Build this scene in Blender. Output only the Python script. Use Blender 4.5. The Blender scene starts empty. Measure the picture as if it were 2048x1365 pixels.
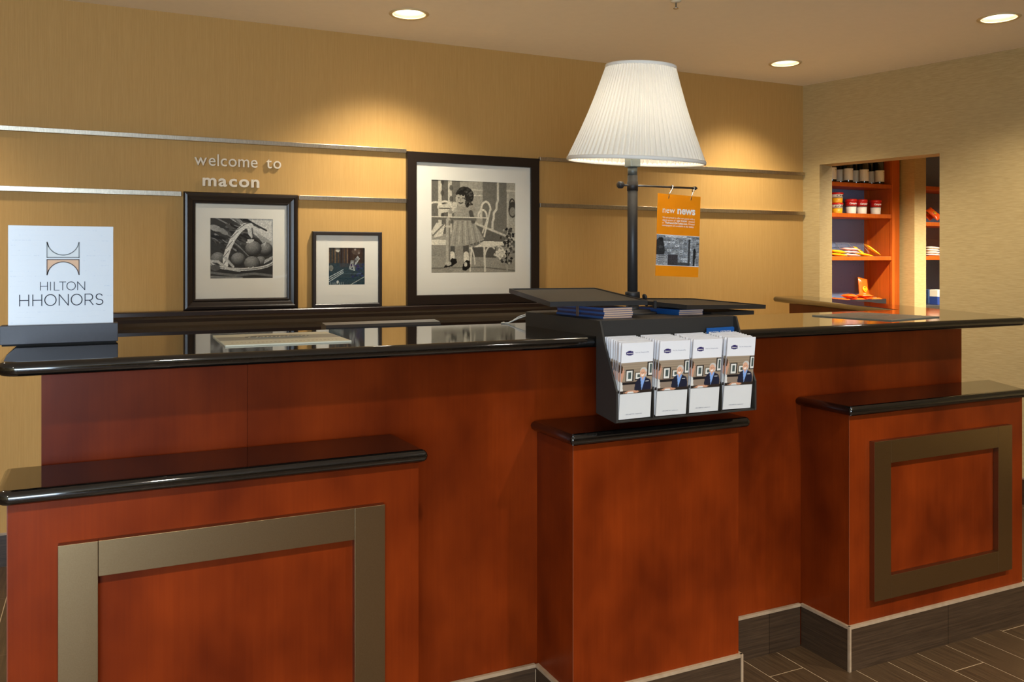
import bpy, bmesh, math, random
import numpy as np
from mathutils import Vector, Matrix

random.seed(7)
R = math.radians
scene = bpy.context.scene
col = scene.collection

# ------------------------------------------------------------------ camera
IMG_W, IMG_H = 2048.0, 1365.0
F_PX, HORIZON, CAM_Z, YAW = 1718.0, 521.2, 1.36, R(25.62)
cam_data = bpy.data.cameras.new('camera')
cam = bpy.data.objects.new('camera', cam_data)
col.objects.link(cam)
cam.location = (0, 0, CAM_Z)
cam.rotation_euler = (R(90), 0, -YAW)
cam_data.sensor_fit = 'HORIZONTAL'
cam_data.sensor_width = 36.0
cam_data.lens = 36.0 * F_PX / IMG_W
cam_data.shift_x = 0.0
cam_data.shift_y = -(IMG_H / 2 - HORIZON) / IMG_W
cam_data.clip_start = 0.05
scene.camera = cam

# ------------------------------------------------------------------ world, exposure
vs = scene.view_settings
vs.view_transform = 'Standard'
vs.look = 'None'
vs.gamma = 1.0
vs.use_curve_mapping = False
vs.exposure = 0.64
world = bpy.data.worlds.new('world')
scene.world = world
world.use_nodes = True
world.node_tree.nodes['Background'].inputs[0].default_value = (0.75, 0.87, 1.0, 1)
world.node_tree.nodes['Background'].inputs[1].default_value = 1.0

WARM = (1.0, 0.91, 0.74)
LIGHT_WALL = 80.0       # downlights along the back wall
LIGHT_LOBBY = 205.0      # downlights over the lobby
LIGHT_WINDOW = 270.0    # daylight through the lobby window
LIGHT_LAMP = 2.1
LIGHT_PANTRY = 420.0

def area_light(name, loc, rot, sx, sy, power, color):
    l = bpy.data.lights.new(name, 'AREA'); l.shape = 'RECTANGLE'; l.size = sx; l.size_y = sy
    l.energy = power; l.color = color
    o = bpy.data.objects.new(name, l); col.objects.link(o); o.location = loc; o.rotation_euler = rot
    return o
# daylight outside the lobby window (see window_1 in the wall behind the camera)
area_light('window_front_offscreen', (-2.3, -4.74, 1.28), (R(90), 0, 0), 2.9, 2.2, LIGHT_WINDOW, (0.72, 0.85, 1.0))

# ------------------------------------------------------------------ calibration helpers (real planes)
_fw = Vector((math.sin(YAW), math.cos(YAW), 0)); _rt = Vector((math.cos(YAW), -math.sin(YAW), 0))
_C = Vector((0, 0, CAM_Z))
def ray(x, y):
    return _fw + _rt * ((x - 1024) / F_PX) + Vector((0, 0, (HORIZON - y) / F_PX))
def on_z(x, y, z):
    r = ray(x, y); return _C + r * ((z - CAM_Z) / r.z)
def on_y(x, y, Y):
    r = ray(x, y); return _C + r * (Y / r.y)

# ------------------------------------------------------------------ materials
def lin(c):
    return tuple(((v / 255) / 12.92 if v / 255 <= .04045 else ((v / 255 + .055) / 1.055) ** 2.4) for v in c)
MATS = {}
def new_mat(name):
    m = bpy.data.materials.new(name); m.use_nodes = True
    return m, m.node_tree, m.node_tree.nodes['Principled BSDF']
def mat(name, rgb, rough=.5, metal=0., spec=.5, coat=0., emit=None, emit_s=0., linear=False, noise=0., nscale=60):
    if name in MATS: return MATS[name]
    m, nt, b = new_mat(name)
    c = rgb if linear else lin(rgb)
    b.inputs['Base Color'].default_value = (*c, 1)
    b.inputs['Roughness'].default_value = rough
    b.inputs['Metallic'].default_value = metal
    b.inputs['Specular IOR Level'].default_value = spec
    b.inputs['Coat Weight'].default_value = coat
    if emit:
        b.inputs['Emission Color'].default_value = (*emit, 1); b.inputs['Emission Strength'].default_value = emit_s
    if noise:
        tc = nt.nodes.new('ShaderNodeTexCoord'); n = nt.nodes.new('ShaderNodeTexNoise'); n.inputs['Scale'].default_value = nscale
        n.inputs['Detail'].default_value = 4
        mx = nt.nodes.new('ShaderNodeMix'); mx.data_type = 'RGBA'
        mx.inputs[6].default_value = (*[v * (1 - noise) for v in c], 1); mx.inputs[7].default_value = (*[min(1, v * (1 + noise)) for v in c], 1)
        nt.links.new(tc.outputs['Object'], n.inputs['Vector']); nt.links.new(n.outputs['Fac'], mx.inputs[0]); nt.links.new(mx.outputs[2], b.inputs['Base Color'])
    MATS[name] = m
    return m
def streak_mat(name, c0, c1, scale, rough=.6, spec=.3, bump=.0, scale2=None, c2=None, metal=0., detail=3., coat=0., coat_rough=.1, aniso=0.):
    """stretched noise: scale is a 3-vector of frequencies"""
    if name in MATS: return MATS[name]
    m, nt, b = new_mat(name)
    tc = nt.nodes.new('ShaderNodeTexCoord')
    mp = nt.nodes.new('ShaderNodeMapping'); mp.inputs['Scale'].default_value = scale
    n = nt.nodes.new('ShaderNodeTexNoise'); n.inputs['Scale'].default_value = 1; n.inputs['Detail'].default_value = detail
    cr = nt.nodes.new('ShaderNodeValToRGB')
    cr.color_ramp.elements[0].position = .3; cr.color_ramp.elements[1].position = .7
    cr.color_ramp.elements[0].color = (*c0, 1); cr.color_ramp.elements[1].color = (*c1, 1)
    nt.links.new(tc.outputs['Object'], mp.inputs['Vector']); nt.links.new(mp.outputs['Vector'], n.inputs['Vector'])
    nt.links.new(n.outputs['Fac'], cr.inputs['Fac'])
    out = cr.outputs['Color']
    if scale2:
        mp2 = nt.nodes.new('ShaderNodeMapping'); mp2.inputs['Scale'].default_value = scale2
        n2 = nt.nodes.new('ShaderNodeTexNoise'); n2.inputs['Scale'].default_value = 1; n2.inputs['Detail'].default_value = 5
        cr2 = nt.nodes.new('ShaderNodeValToRGB'); cr2.color_ramp.elements[0].position = .38; cr2.color_ramp.elements[1].position = .66
        cr2.color_ramp.elements[0].color = (1, 1, 1, 1); cr2.color_ramp.elements[1].color = (*c2, 1)
        mx = nt.nodes.new('ShaderNodeMix'); mx.data_type = 'RGBA'; mx.blend_type = 'MULTIPLY'; mx.inputs[0].default_value = 1
        nt.links.new(tc.outputs['Object'], mp2.inputs['Vector']); nt.links.new(mp2.outputs['Vector'], n2.inputs['Vector'])
        nt.links.new(n2.outputs['Fac'], cr2.inputs['Fac'])
        nt.links.new(out, mx.inputs[6]); nt.links.new(cr2.outputs['Color'], mx.inputs[7]); out = mx.outputs[2]
    nt.links.new(out, b.inputs['Base Color'])
    b.inputs['Roughness'].default_value = rough; b.inputs['Specular IOR Level'].default_value = spec; b.inputs['Metallic'].default_value = metal
    b.inputs['Coat Weight'].default_value = coat; b.inputs['Coat Roughness'].default_value = coat_rough
    b.inputs['Anisotropic'].default_value = aniso
    if bump:
        bp = nt.nodes.new('ShaderNodeBump'); bp.inputs['Strength'].default_value = bump; bp.inputs['Distance'].default_value = .002
        nt.links.new(n.outputs['Fac'], bp.inputs['Height']); nt.links.new(bp.outputs['Normal'], b.inputs['Normal'])
    MATS[name] = m
    return m

M_wallgold = streak_mat('wallpaper_gold', lin((185, 143, 80)), lin((193, 151, 87)), (240, 240, 4), rough=.62, bump=.12, scale2=(700, 700, 14), c2=(.92, .91, .88))
M_wallbeige = streak_mat('wallpaper_beige', lin((176, 150, 100)), lin((188, 163, 113)), (16, 16, 170), rough=.75, bump=.2, scale2=(26, 26, 360), c2=(.92, .91, .89))
M_ceiling = mat('ceiling_paint', (244, 231, 208), .85, noise=.03, nscale=25)
M_cherry = streak_mat('cherry_wood', lin((86, 27, 4)), lin((124, 46, 9)), (5, 5, 3.2), rough=.33, spec=.13, scale2=(150, 150, 5), c2=(.92, .88, .85), coat=.05, coat_rough=.2)
M_granite = None
def make_granite():
    m, nt, b = new_mat('black_granite')
    tc = nt.nodes.new('ShaderNodeTexCoord'); n = nt.nodes.new('ShaderNodeTexNoise'); n.inputs['Scale'].default_value = 420; n.inputs['Detail'].default_value = 2
    cr = nt.nodes.new('ShaderNodeValToRGB'); cr.color_ramp.elements[0].position = .55; cr.color_ramp.elements[1].position = .75
    cr.color_ramp.elements[0].color = (.0035, .003, .0028, 1); cr.color_ramp.elements[1].color = (.03, .026, .022, 1)
    nt.links.new(tc.outputs['Object'], n.inputs['Vector']); nt.links.new(n.outputs['Fac'], cr.inputs['Fac']); nt.links.new(cr.outputs['Color'], b.inputs['Base Color'])
    b.inputs['Roughness'].default_value = .06; b.inputs['Specular IOR Level'].default_value = .75; b.inputs['IOR'].default_value = 1.6
    return m
M_granite = make_granite()
M_steel = streak_mat('brushed_steel', lin((152, 129, 95)), lin((158, 135, 101)), (500, 500, 500), rough=.32, metal=1.)
M_steel_edge = mat('steel_edge', (190, 178, 160), .35, 1.)
M_rail = streak_mat('rail_metal', lin((176, 166, 148)), lin((200, 190, 172)), (240, 240, 60), rough=.34, metal=1.)
M_tile = streak_mat('wood_look_tile', lin((50, 36, 24)), lin((72, 54, 38)), (4, 4, 190), rough=.42, spec=.4, scale2=(14, 14, 420), c2=(.72, .7, .68))
M_ftile = streak_mat('floor_tile', lin((60, 44, 29)), lin((84, 64, 44)), (190, 4, 4), rough=.4, spec=.4, scale2=(420, 12, 12), c2=(.72, .7, .68))
M_grout = mat('grout', (176, 152, 122), .85)
M_cap = streak_mat('beige_cap', lin((146, 124, 100)), lin((160, 138, 114)), (40, 40, 40), rough=.4, spec=.4)
M_frame = mat('black_frame', (34, 25, 19), .32, noise=.15, nscale=90)
M_frame2 = mat('dark_frame', (38, 31, 28), .4, noise=.15, nscale=90)
M_matboard = mat('mat_board', (234, 228, 216), .8)
M_ledge = mat('ledge_black', (38, 27, 22), .3, noise=.2, nscale=70)
M_blackmetal = mat('black_metal', (44, 42, 41), .45, noise=.18, nscale=150)
M_blackbox = mat('black_textured', (44, 42, 40), .55, noise=.2, nscale=400)
M_traytop = mat('tray_top', (72, 69, 62), .6, noise=.3, nscale=500)
M_chrome = mat('chrome', (215, 215, 215), .15, 1.)
M_paper = mat('white_paper', (240, 240, 242), .55)
M_paperedge = mat('paper_edge', (222, 220, 226), .7)
M_pages = mat('page_edges', (206, 172, 146), .8)
M_blue = mat('blue_cover', (26, 84, 152), .35)
M_darkblue = mat('dark_blue_cover', (30, 42, 82), .35)
M_orange = mat('orange_card', (255, 150, 6), .45)
M_whiteink = mat('white_ink', (248, 244, 238), .6)
M_ink = mat('dark_ink', (40, 46, 66), .5)
M_signwhite = mat('sign_acrylic', (240, 245, 250), .25, coat=.2)
M_signmark = mat('sign_faint_mark', (222, 229, 238), .4)
M_letter = mat('brushed_letter', (226, 210, 184), .45)
M_shelfwood = streak_mat('pantry_wood', lin((176, 80, 20)), lin((196, 96, 28)), (6, 6, 1.5), rough=.4, scale2=(90, 90, 4), c2=(.86, .82, .78))
M_acrylic = None
def make_clear(name, tint, gloss_rough=.02, fac=.12, trans=1.0):
    m = bpy.data.materials.new(name); m.use_nodes = True; nt = m.node_tree
    for n in list(nt.nodes): nt.nodes.remove(n)
    o = nt.nodes.new('ShaderNodeOutputMaterial'); t = nt.nodes.new('ShaderNodeBsdfTransparent'); g = nt.nodes.new('ShaderNodeBsdfGlossy')
    f = nt.nodes.new('ShaderNodeLayerWeight'); f.inputs['Blend'].default_value = .5
    pw = nt.nodes.new('ShaderNodeMath'); pw.operation = 'POWER'; pw.inputs[1].default_value = 5
    ma = nt.nodes.new('ShaderNodeMath'); ma.operation = 'MULTIPLY_ADD'; ma.inputs[1].default_value = .9; ma.inputs[2].default_value = .04
    nt.links.new(f.outputs['Facing'], pw.inputs[0]); nt.links.new(pw.outputs[0], ma.inputs[0])
    mx = nt.nodes.new('ShaderNodeMixShader')
    t.inputs[0].default_value = (*tint, 1); g.inputs['Roughness'].default_value = gloss_rough
    nt.links.new(ma.outputs[0], mx.inputs[0]); nt.links.new(t.outputs[0], mx.inputs[1]); nt.links.new(g.outputs[0], mx.inputs[2]); nt.links.new(mx.outputs[0], o.inputs[0])
    return m
M_acrylic = make_clear('clear_acrylic', (.97, .97, .96), .03, .2)
M_picglass = make_clear('picture_glass', (.98, .98, .97), .02, .25)
M_pane = make_clear('window_pane', (.95, .98, 1), .01, .2)

def color_attr_mat(name, rough=.5, spec=.3):
    if name in MATS: return MATS[name]
    m, nt, b = new_mat(name)
    a = nt.nodes.new('ShaderNodeVertexColor'); a.layer_name = 'print'
    nt.links.new(a.outputs['Color'], b.inputs['Base Color']); b.inputs['Roughness'].default_value = rough; b.inputs['Specular IOR Level'].default_value = spec
    MATS[name] = m
    return m
M_print = color_attr_mat('photo_print', .45)

# ------------------------------------------------------------------ mesh building
class MB:
    def __init__(s): s.v = []; s.f = []; s.sm = []
    def add(s, vs_, fs, smooth=False):
        o = len(s.v); s.v += [tuple(p) for p in vs_]; s.f += [tuple(i + o for i in q) for q in fs]; s.sm += [smooth] * len(fs)
        return s
    def box(s, a, b, bev=0.):
        x0, y0, z0 = [min(p, q) for p, q in zip(a, b)]; x1, y1, z1 = [max(p, q) for p, q in zip(a, b)]
        if bev <= 0:
            vs_ = [(x0, y0, z0), (x1, y0, z0), (x1, y1, z0), (x0, y1, z0), (x0, y0, z1), (x1, y0, z1), (x1, y1, z1), (x0, y1, z1)]
            return s.add(vs_, [(0, 3, 2, 1), (4, 5, 6, 7), (0, 1, 5, 4), (1, 2, 6, 5), (2, 3, 7, 6), (3, 0, 4, 7)])
        bm = bmesh.new(); bmesh.ops.create_cube(bm, size=1)
        for v in bm.verts: v.co = Vector(((x0 + x1) / 2 + v.co.x * (x1 - x0), (y0 + y1) / 2 + v.co.y * (y1 - y0), (z0 + z1) / 2 + v.co.z * (z1 - z0)))
        bmesh.ops.bevel(bm, geom=bm.edges[:], offset=bev, segments=2, affect='EDGES', profile=.5)
        return s.bm(bm)
    def bm(s, bm, smooth=False):
        bm.verts.index_update(); s.add([v.co[:] for v in bm.verts], [[v.index for v in f.verts] for f in bm.faces], smooth); bm.free(); return s
    def prism(s, poly, axis, a, b):
        """poly: 2D points CCW; axis 'x','y','z' extrusion between a and b"""
        n = len(poly)
        def mk(p, t): return {'x': (t, p[0], p[1]), 'y': (p[0], t, p[1]), 'z': (p[0], p[1], t)}[axis]
        vs_ = [mk(p, a) for p in poly] + [mk(p, b) for p in poly]
        return s.add(vs_, [tuple(range(n))[::-1], tuple(range(n, 2 * n))] + [(i, (i + 1) % n, n + (i + 1) % n, n + i) for i in range(n)])
    def lathe(s, prof, c=(0, 0, 0), seg=32, smooth=True, closed=False):
        """prof: (r,z) list"""
        vs_ = []; n = len(prof)
        for k in range(seg):
            a = 2 * math.pi * k / seg
            for r, z in prof: vs_.append((c[0] + r * math.cos(a), c[1] + r * math.sin(a), c[2] + z))
        fs = []
        m = n if closed else n - 1
        for k in range(seg):
            for i in range(m):
                j = (i + 1) % n; k2 = (k + 1) % seg
                fs.append((k * n + i, k2 * n + i, k2 * n + j, k * n + j))
        s.add(vs_, fs, smooth)
        if not closed:
            if prof[0][0] > 1e-6: s.f.append(tuple(len(s.v) - len(vs_) + k * n for k in range(seg))[::-1]); s.sm.append(False)
            if prof[-1][0] > 1e-6: s.f.append(tuple(len(s.v) - len(vs_) + k * n + n - 1 for k in range(seg))); s.sm.append(False)
        return s
    def tube(s, pts, r, seg=10):
        pts = [Vector(p) for p in pts]; rings = []
        up = Vector((0, 0, 1))
        for i, p in enumerate(pts):
            d = (pts[min(i + 1, len(pts) - 1)] - pts[max(i - 1, 0)]).normalized()
            a = d.cross(up if abs(d.z) < .95 else Vector((1, 0, 0))).normalized(); b = d.cross(a).normalized()
            rr = r[i] if isinstance(r, (list, tuple)) else r
            rings.append([p + (a * math.cos(2 * math.pi * k / seg) + b * math.sin(2 * math.pi * k / seg)) * rr for k in range(seg)])
        vs_ = [q for ring in rings for q in ring]; fs = []
        for i in range(len(pts) - 1):
            for k in range(seg):
                k2 = (k + 1) % seg; fs.append((i * seg + k, i * seg + k2, (i + 1) * seg + k2, (i + 1) * seg + k))
        fs.append(tuple(range(seg))[::-1]); fs.append(tuple(range((len(pts) - 1) * seg, len(pts) * seg)))
        return s.add(vs_, fs, True)
    def xf(s, M):
        s.v = [tuple(M @ Vector(p)) for p in s.v]; return s
    def merge(s, o):
        k = len(s.v); s.v += o.v; s.f += [tuple(i + k for i in q) for q in o.f]; s.sm += o.sm; return s
    def mesh(s, name, m):
        me = bpy.data.meshes.new(name); me.from_pydata(s.v, [], s.f); me.update()
        bm = bmesh.new(); bm.from_mesh(me); bmesh.ops.recalc_face_normals(bm, faces=bm.faces[:]); bm.to_mesh(me); bm.free()
        for p, k in zip(me.polygons, s.sm): p.use_smooth = k
        if m: me.materials.append(m)
        return me

def tag(o, label=None, cat=None, group=None, kind=None):
    if label: o['label'] = label
    if cat: o['category'] = cat
    if group: o['group'] = group
    if kind: o['kind'] = kind
    return o
def thing(name, label, cat, loc=(0, 0, 0), rotz=0, group=None, kind=None):
    o = bpy.data.objects.new(name, None); col.objects.link(o)
    o.location = loc; o.rotation_euler = (0, 0, rotz); o.empty_display_size = .05
    return tag(o, label, cat, group, kind)
def obj(name, mb, m, parent=None, world=False):
    """one mesh object; world=True: mb is in world space and the root parent is an unrotated Empty"""
    if world and parent:
        r = parent
        while r.parent: r = r.parent
        mb.xf(Matrix.Translation(-Vector(r.location)))
    me = mb if isinstance(mb, bpy.types.Mesh) else mb.mesh(name, m)
    o = bpy.data.objects.new(name, me); col.objects.link(o); o.parent = parent
    return o
def struct(name, mb, m, parent=None):
    o = obj(name, mb, m, parent); 
    if not parent: o['kind'] = 'structure'
    return o
def children(o): return [c for c in bpy.data.objects if c.parent == o]
def copy_tree(o, parent=None):
    c = o.copy(); col.objects.link(c); c.parent = parent
    for ch in children(o): copy_tree(ch, c)
    return c

# text -> flat mesh builder in local XY (x right, y up), left baseline at origin
_txt = {}
def text_mb(body, size=1., bold=0., extrude=0., res=3, shear=0.):
    key = (body, bold, extrude / size, res, shear)
    if key not in _txt:
        cu = bpy.data.curves.new('txt', 'FONT'); cu.body = body; cu.size = 1; cu.offset = bold; cu.extrude = extrude / size; cu.resolution_u = res; cu.shear = shear
        ob = bpy.data.objects.new('txt', cu); col.objects.link(ob); bpy.context.view_layer.update()
        dg = bpy.context.evaluated_depsgraph_get()
        me = bpy.data.meshes.new_from_object(ob.evaluated_get(dg))
        _txt[key] = ([v.co[:] for v in me.vertices], [tuple(p.vertices) for p in me.polygons])
        bpy.data.objects.remove(ob); bpy.data.curves.remove(cu); bpy.data.meshes.remove(me)
    v, f = _txt[key]
    mb = MB(); mb.add([(p[0] * size, p[1] * size, p[2] * size) for p in v], f)
    return mb
def bounds(mb):
    a = np.array(mb.v); return a.min(0), a.max(0)
def fit_text(body, x0, x1, y0, bold=0., extrude=0., height=None, res=3, shear=0.):
    """text scaled so that it spans x0..x1 with baseline y0 (height: optional scale of y)"""
    mb = text_mb(body, 1., bold, 0, res, shear); lo, hi = bounds(mb)
    sx = (x1 - x0) / (hi[0] - lo[0]); sy = sx if height is None else height / (hi[1] - max(0, lo[1]))
    mb = text_mb(body, 1., bold, extrude / sx if extrude else 0, res, shear)
    mb.v = [((p[0] - lo[0]) * sx + x0, p[1] * sy + y0, p[2] * sx) for p in mb.v]
    return mb
# face -Y: local (x, y, z) -> world (x, -z, y)
FACE = Matrix(((1, 0, 0, 0), (0, 0, -1, 0), (0, 1, 0, 0), (0, 0, 0, 1)))

# raster prints drawn in code, stored as colours of a fine mesh
class Cv:
    def __init__(s, w, h, bg=(1, 1, 1)):
        s.a = np.ones((h, w, 3)) * np.array(bg); y, x = np.mgrid[0:h, 0:w]; s.x = x / (w - 1); s.y = y / (h - 1); s.w = w; s.h = h
        s.rng = np.random.RandomState(3)
    def put(s, m, c, alpha=1.):
        c = np.array(c if hasattr(c, '__len__') else (c, c, c)); m = (m.astype(float) * alpha)[..., None]; s.a = s.a * (1 - m) + c * m
    def rect(s, x0, y0, x1, y1, c, al=1.): s.put((s.x >= x0) & (s.x <= x1) & (s.y >= y0) & (s.y <= y1), c, al)
    def ell(s, cx, cy, rx, ry, c, rot=0, al=1.):
        dx, dy = s.x - cx, s.y - cy; ca, sa = math.cos(rot), math.sin(rot); u, v = (dx * ca + dy * sa) / rx, (-dx * sa + dy * ca) / ry
        s.put(u * u + v * v <= 1, c, al)
    def ball(s, cx, cy, rx, ry, lo, hi):
        u, v = (s.x - cx) / rx, (s.y - cy) / ry; d = u * u + v * v; m = d <= 1
        sh = np.clip(.55 + .45 * (v * .8 - u * .3) - .35 * d, 0, 1)
        val = lo + (hi - lo) * sh
        s.a = np.where(m[..., None], np.repeat(val[..., None], 3, 2), s.a)
    def poly(s, pts, c, al=1.):
        m = np.zeros((s.h, s.w), bool); n = len(pts)
        for i in range(n):
            (x0, y0), (x1, y1) = pts[i], pts[(i + 1) % n]
            if y0 == y1: continue
            cond = ((y0 > s.y) != (y1 > s.y)) & (s.x < (x1 - x0) * (s.y - y0) / (y1 - y0) + x0); m ^= cond
        s.put(m, c, al)
    def line(s, pts, th, c, al=1.):
        for (x0, y0), (x1, y1) in zip(pts[:-1], pts[1:]):
            dx, dy = x1 - x0, y1 - y0; L = dx * dx + dy * dy + 1e-12
            t = np.clip(((s.x - x0) * dx + (s.y - y0) * dy) / L, 0, 1)
            d = np.hypot(s.x - x0 - t * dx, s.y - y0 - t * dy); s.put(np.clip((th - d) * s.w + .5, 0, 1), c, al)
    def arc(s, cx, cy, rx, ry, a0, a1, th, c, n=24):
        s.line([(cx + rx * math.cos(a0 + (a1 - a0) * i / n), cy + ry * math.sin(a0 + (a1 - a0) * i / n)) for i in range(n + 1)], th, c)
    def grain(s, amt, cell=1):
        g = s.rng.rand(s.h // cell + 1, s.w // cell + 1); g = np.kron(g, np.ones((cell, cell)))[:s.h, :s.w]
        s.a = np.clip(s.a * (1 + amt * (g[..., None] - .5) * 2), 0, 1)
    def tint(s, c): s.a = s.a * np.array(c)
    def mesh(s, name, x0, x1, y0, y1, m=None):
        """grid in local XZ plane, facing -Y"""
        w, h = s.w, s.h
        X = x0 + s.x * (x1 - x0); Z = y0 + s.y * (y1 - y0)
        co = np.stack([X, np.zeros_like(X), Z], -1).reshape(-1, 3)
        me = bpy.data.meshes.new(name); i = np.arange(w * h).reshape(h, w)
        q = np.stack([i[:-1, :-1], i[:-1, 1:], i[1:, 1:], i[1:, :-1]], -1).reshape(-1, 4)
        me.vertices.add(len(co)); me.vertices.foreach_set('co', co.ravel())
        me.loops.add(q.size); me.loops.foreach_set('vertex_index', q.ravel().astype(np.int32))
        me.polygons.add(len(q)); me.polygons.foreach_set('loop_start', np.arange(0, q.size, 4, dtype=np.int32))
        try: me.polygons.foreach_set('loop_total', np.full(len(q), 4, dtype=np.int32))
        except Exception: pass
        me.update(calc_edges=True)
        ca = me.color_attributes.new('print', 'FLOAT_COLOR', 'POINT')
        srgb = np.clip(s.a, 0, 1); l = np.where(srgb <= .04045, srgb / 12.92, ((srgb + .055) / 1.055) ** 2.4)
        buf = np.concatenate([l.reshape(-1, 3), np.ones((w * h, 1))], 1).astype(np.float32); ca.data.foreach_set('color', buf.ravel())
        me.materials.append(m or M_print)
        return me

def offset_poly(P, d):
    n = len(P); out = []
    for i in range(n):
        p0, p, p1 = Vector(P[i - 1]), Vector(P[i]), Vector(P[(i + 1) % n])
        a = (p - p0).normalized(); b = (p1 - p).normalized()
        na = Vector((-a.y, a.x)); nb = Vector((-b.y, b.x)); m = (na + nb); m = m / max(1e-6, m.dot(na))
        out.append(p + m * d)
    return out
def round_poly(P, rad, seg=6):
    out = []; n = len(P)
    for i in range(n):
        p0, p, p1 = Vector(P[i - 1]), Vector(P[i]), Vector(P[(i + 1) % n]); r = rad[i]
        if r <= 0: out.append(p); continue
        a = (p0 - p).normalized(); b = (p1 - p).normalized(); ang = a.angle(b); t = r / math.tan(ang / 2)
        c = p + (a + b).normalized() * (r / math.sin(ang / 2)); s0 = p + a * t - c; s1 = p + b * t - c
        for k in range(seg + 1):
            q = s0.lerp(s1, k / seg); out.append(c + q.normalized() * r)
    return out
def bullnose_slab(P, z0, z1, seg=6):
    """slab with a half-round edge around polygon P (CCW)"""
    r = (z1 - z0) / 2; zm = (z0 + z1) / 2; rings = []
    for k in range(seg + 1):
        t = math.pi / 2 - math.pi * k / seg
        Q = offset_poly(P, r * (1 - math.cos(t)))
        rings.append([(q.x, q.y, zm + r * math.sin(t)) for q in Q])
    n = len(P); mb = MB(); vs_ = [p for ring in rings for p in ring]; fs = []
    for k in range(seg):
        for i in range(n):
            j = (i + 1) % n; fs.append((k * n + i, k * n + j, (k + 1) * n + j, (k + 1) * n + i))
    mb.add(vs_, fs, True); o = 0
    mb.f.append(tuple(range(n))); mb.sm.append(False); mb.f.append(tuple(range(seg * n, seg * n + n))[::-1]); mb.sm.append(False)
    return mb
# ================================================================== SETTING
YW = 4.42            # back wall
ZC = 2.549           # ceiling
XL, YF = -4.0, -4.6  # left wall, wall behind the camera
CORNER = Vector((4.319, YW))
RD = Vector((.236, -.972)).normalized()      # along the right wall, towards the lobby
RN = Vector((-RD.y, RD.x))                   # out of the room
def rw(s, t, z): p = CORNER + RD * s + RN * t; return (p.x, p.y, z)
def rw_box(mb, s0, s1, t0, t1, z0, z1):
    vs_ = [rw(s0, t0, z0), rw(s1, t0, z0), rw(s1, t1, z0), rw(s0, t1, z0), rw(s0, t0, z1), rw(s1, t0, z1), rw(s1, t1, z1), rw(s0, t1, z1)]
    return mb.add(vs_, [(0, 3, 2, 1), (4, 5, 6, 7), (0, 1, 5, 4), (1, 2, 6, 5), (2, 3, 7, 6), (3, 0, 4, 7)])
WT = .155
OP0, OP1, OPZ = .1235, .9134, 2.002

# floor: grout bed, plank tiles set on it
mb = MB(); mb.box((XL - .2, YF - .2, -.12), (8.8, 6.2, -.0008)); floor = struct('floor', mb, M_grout)
PWD = .1445
plank_len = .915
def plank_mesh(w, l):
    return MB().box((0, 0, -.0009), (w, l, 0)).mesh('floor_plank', M_ftile)
pm_full = plank_mesh(PWD - .0035, plank_len - .0035)
far = MB()
known = {-2: 2.165, 2: 1.93}
for i in range(-43, 44):
    x = 2.261 + i * PWD
    if x < XL or x > 8.6: continue
    off = known.get(i, 2.2 + ((i * 0.37) % 1.0) * plank_len)
    near = 0.9 < x < 4.7
    j = math.floor((YF - off) / plank_len)
    while off + j * plank_len < 6.1:
        y = off + j * plank_len; j += 1
        if near and .5 < y + plank_len and y < 3.2:
            o = obj('floor_plank', pm_full, None, floor); o.location = (x + .0015, y + .0015, 0)
        else:
            far.box((x + .0015, y + .0015, -.0009), (x + PWD - .0015, y + plank_len - .0015, 0))
o = obj('floor_planks', far, M_ftile, floor); o['kind'] = 'stuff'

# unseen pale carpet behind the desk, added to bounce downlight onto the ceiling
struct('floor_bounce_carpet', MB().box((.15, 2.56, -.0005), (3.0, YW - .012, .006)), mat('bounce_carpet_beige', (226, 208, 178), .95, noise=.1, nscale=200))

# walls
mb = MB(); mb.box((XL, YW, -.003), (CORNER.x + .02, YW + .12, ZC)); wall_back = struct('wall_back', mb, M_wallgold)
mb = MB()
rw_box(mb, -.02, OP0, 0, WT, -.003, ZC); rw_box(mb, OP0, OP1, 0, WT, OPZ, ZC); rw_box(mb, OP1, 9.35, 0, WT, -.003, ZC)
wall_right = struct('wall_right', mb, M_wallbeige)
mb = MB(); mb.box((XL - .12, YF, -.003), (XL, YW + .12, ZC)); struct('wall_left', mb, M_wallbeige)
WX0, WX1, WZ0, WZ1 = -3.8, -.8, .15, 2.4
mb = MB(); mb.box((XL, YF - .12, -.003), (WX0, YF, ZC)); mb.box((WX1, YF - .12, -.003), (6.9, YF, ZC)); mb.box((WX0, YF - .12, -.003), (WX1, YF, WZ0)); mb.box((WX0, YF - .12, WZ1), (WX1, YF, ZC))
struct('wall_front', mb, M_wallbeige)
wf = MB()
for x in (WX0, (WX0 + WX1) / 2 - .03, WX1 - .06): wf.box((x, YF - .09, WZ0), (x + .06, YF - .03, WZ1))
wf.box((WX0 + .06, YF - .09, WZ0), (WX1 - .06, YF - .03, WZ0 + .06)); wf.box((WX0 + .06, YF - .09, WZ1 - .06), (WX1 - .06, YF - .03, WZ1))
win = struct('window_1', wf, mat('window_frame', (225, 222, 214), .5))
for x0 in (WX0 + .06, (WX0 + WX1) / 2 + .03):
    obj('pane', MB().box((x0, YF - .064, WZ0 + .06), (x0 + (WX1 - WX0) / 2 - .09, YF - .058, WZ1 - .06)), M_pane, win)

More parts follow.
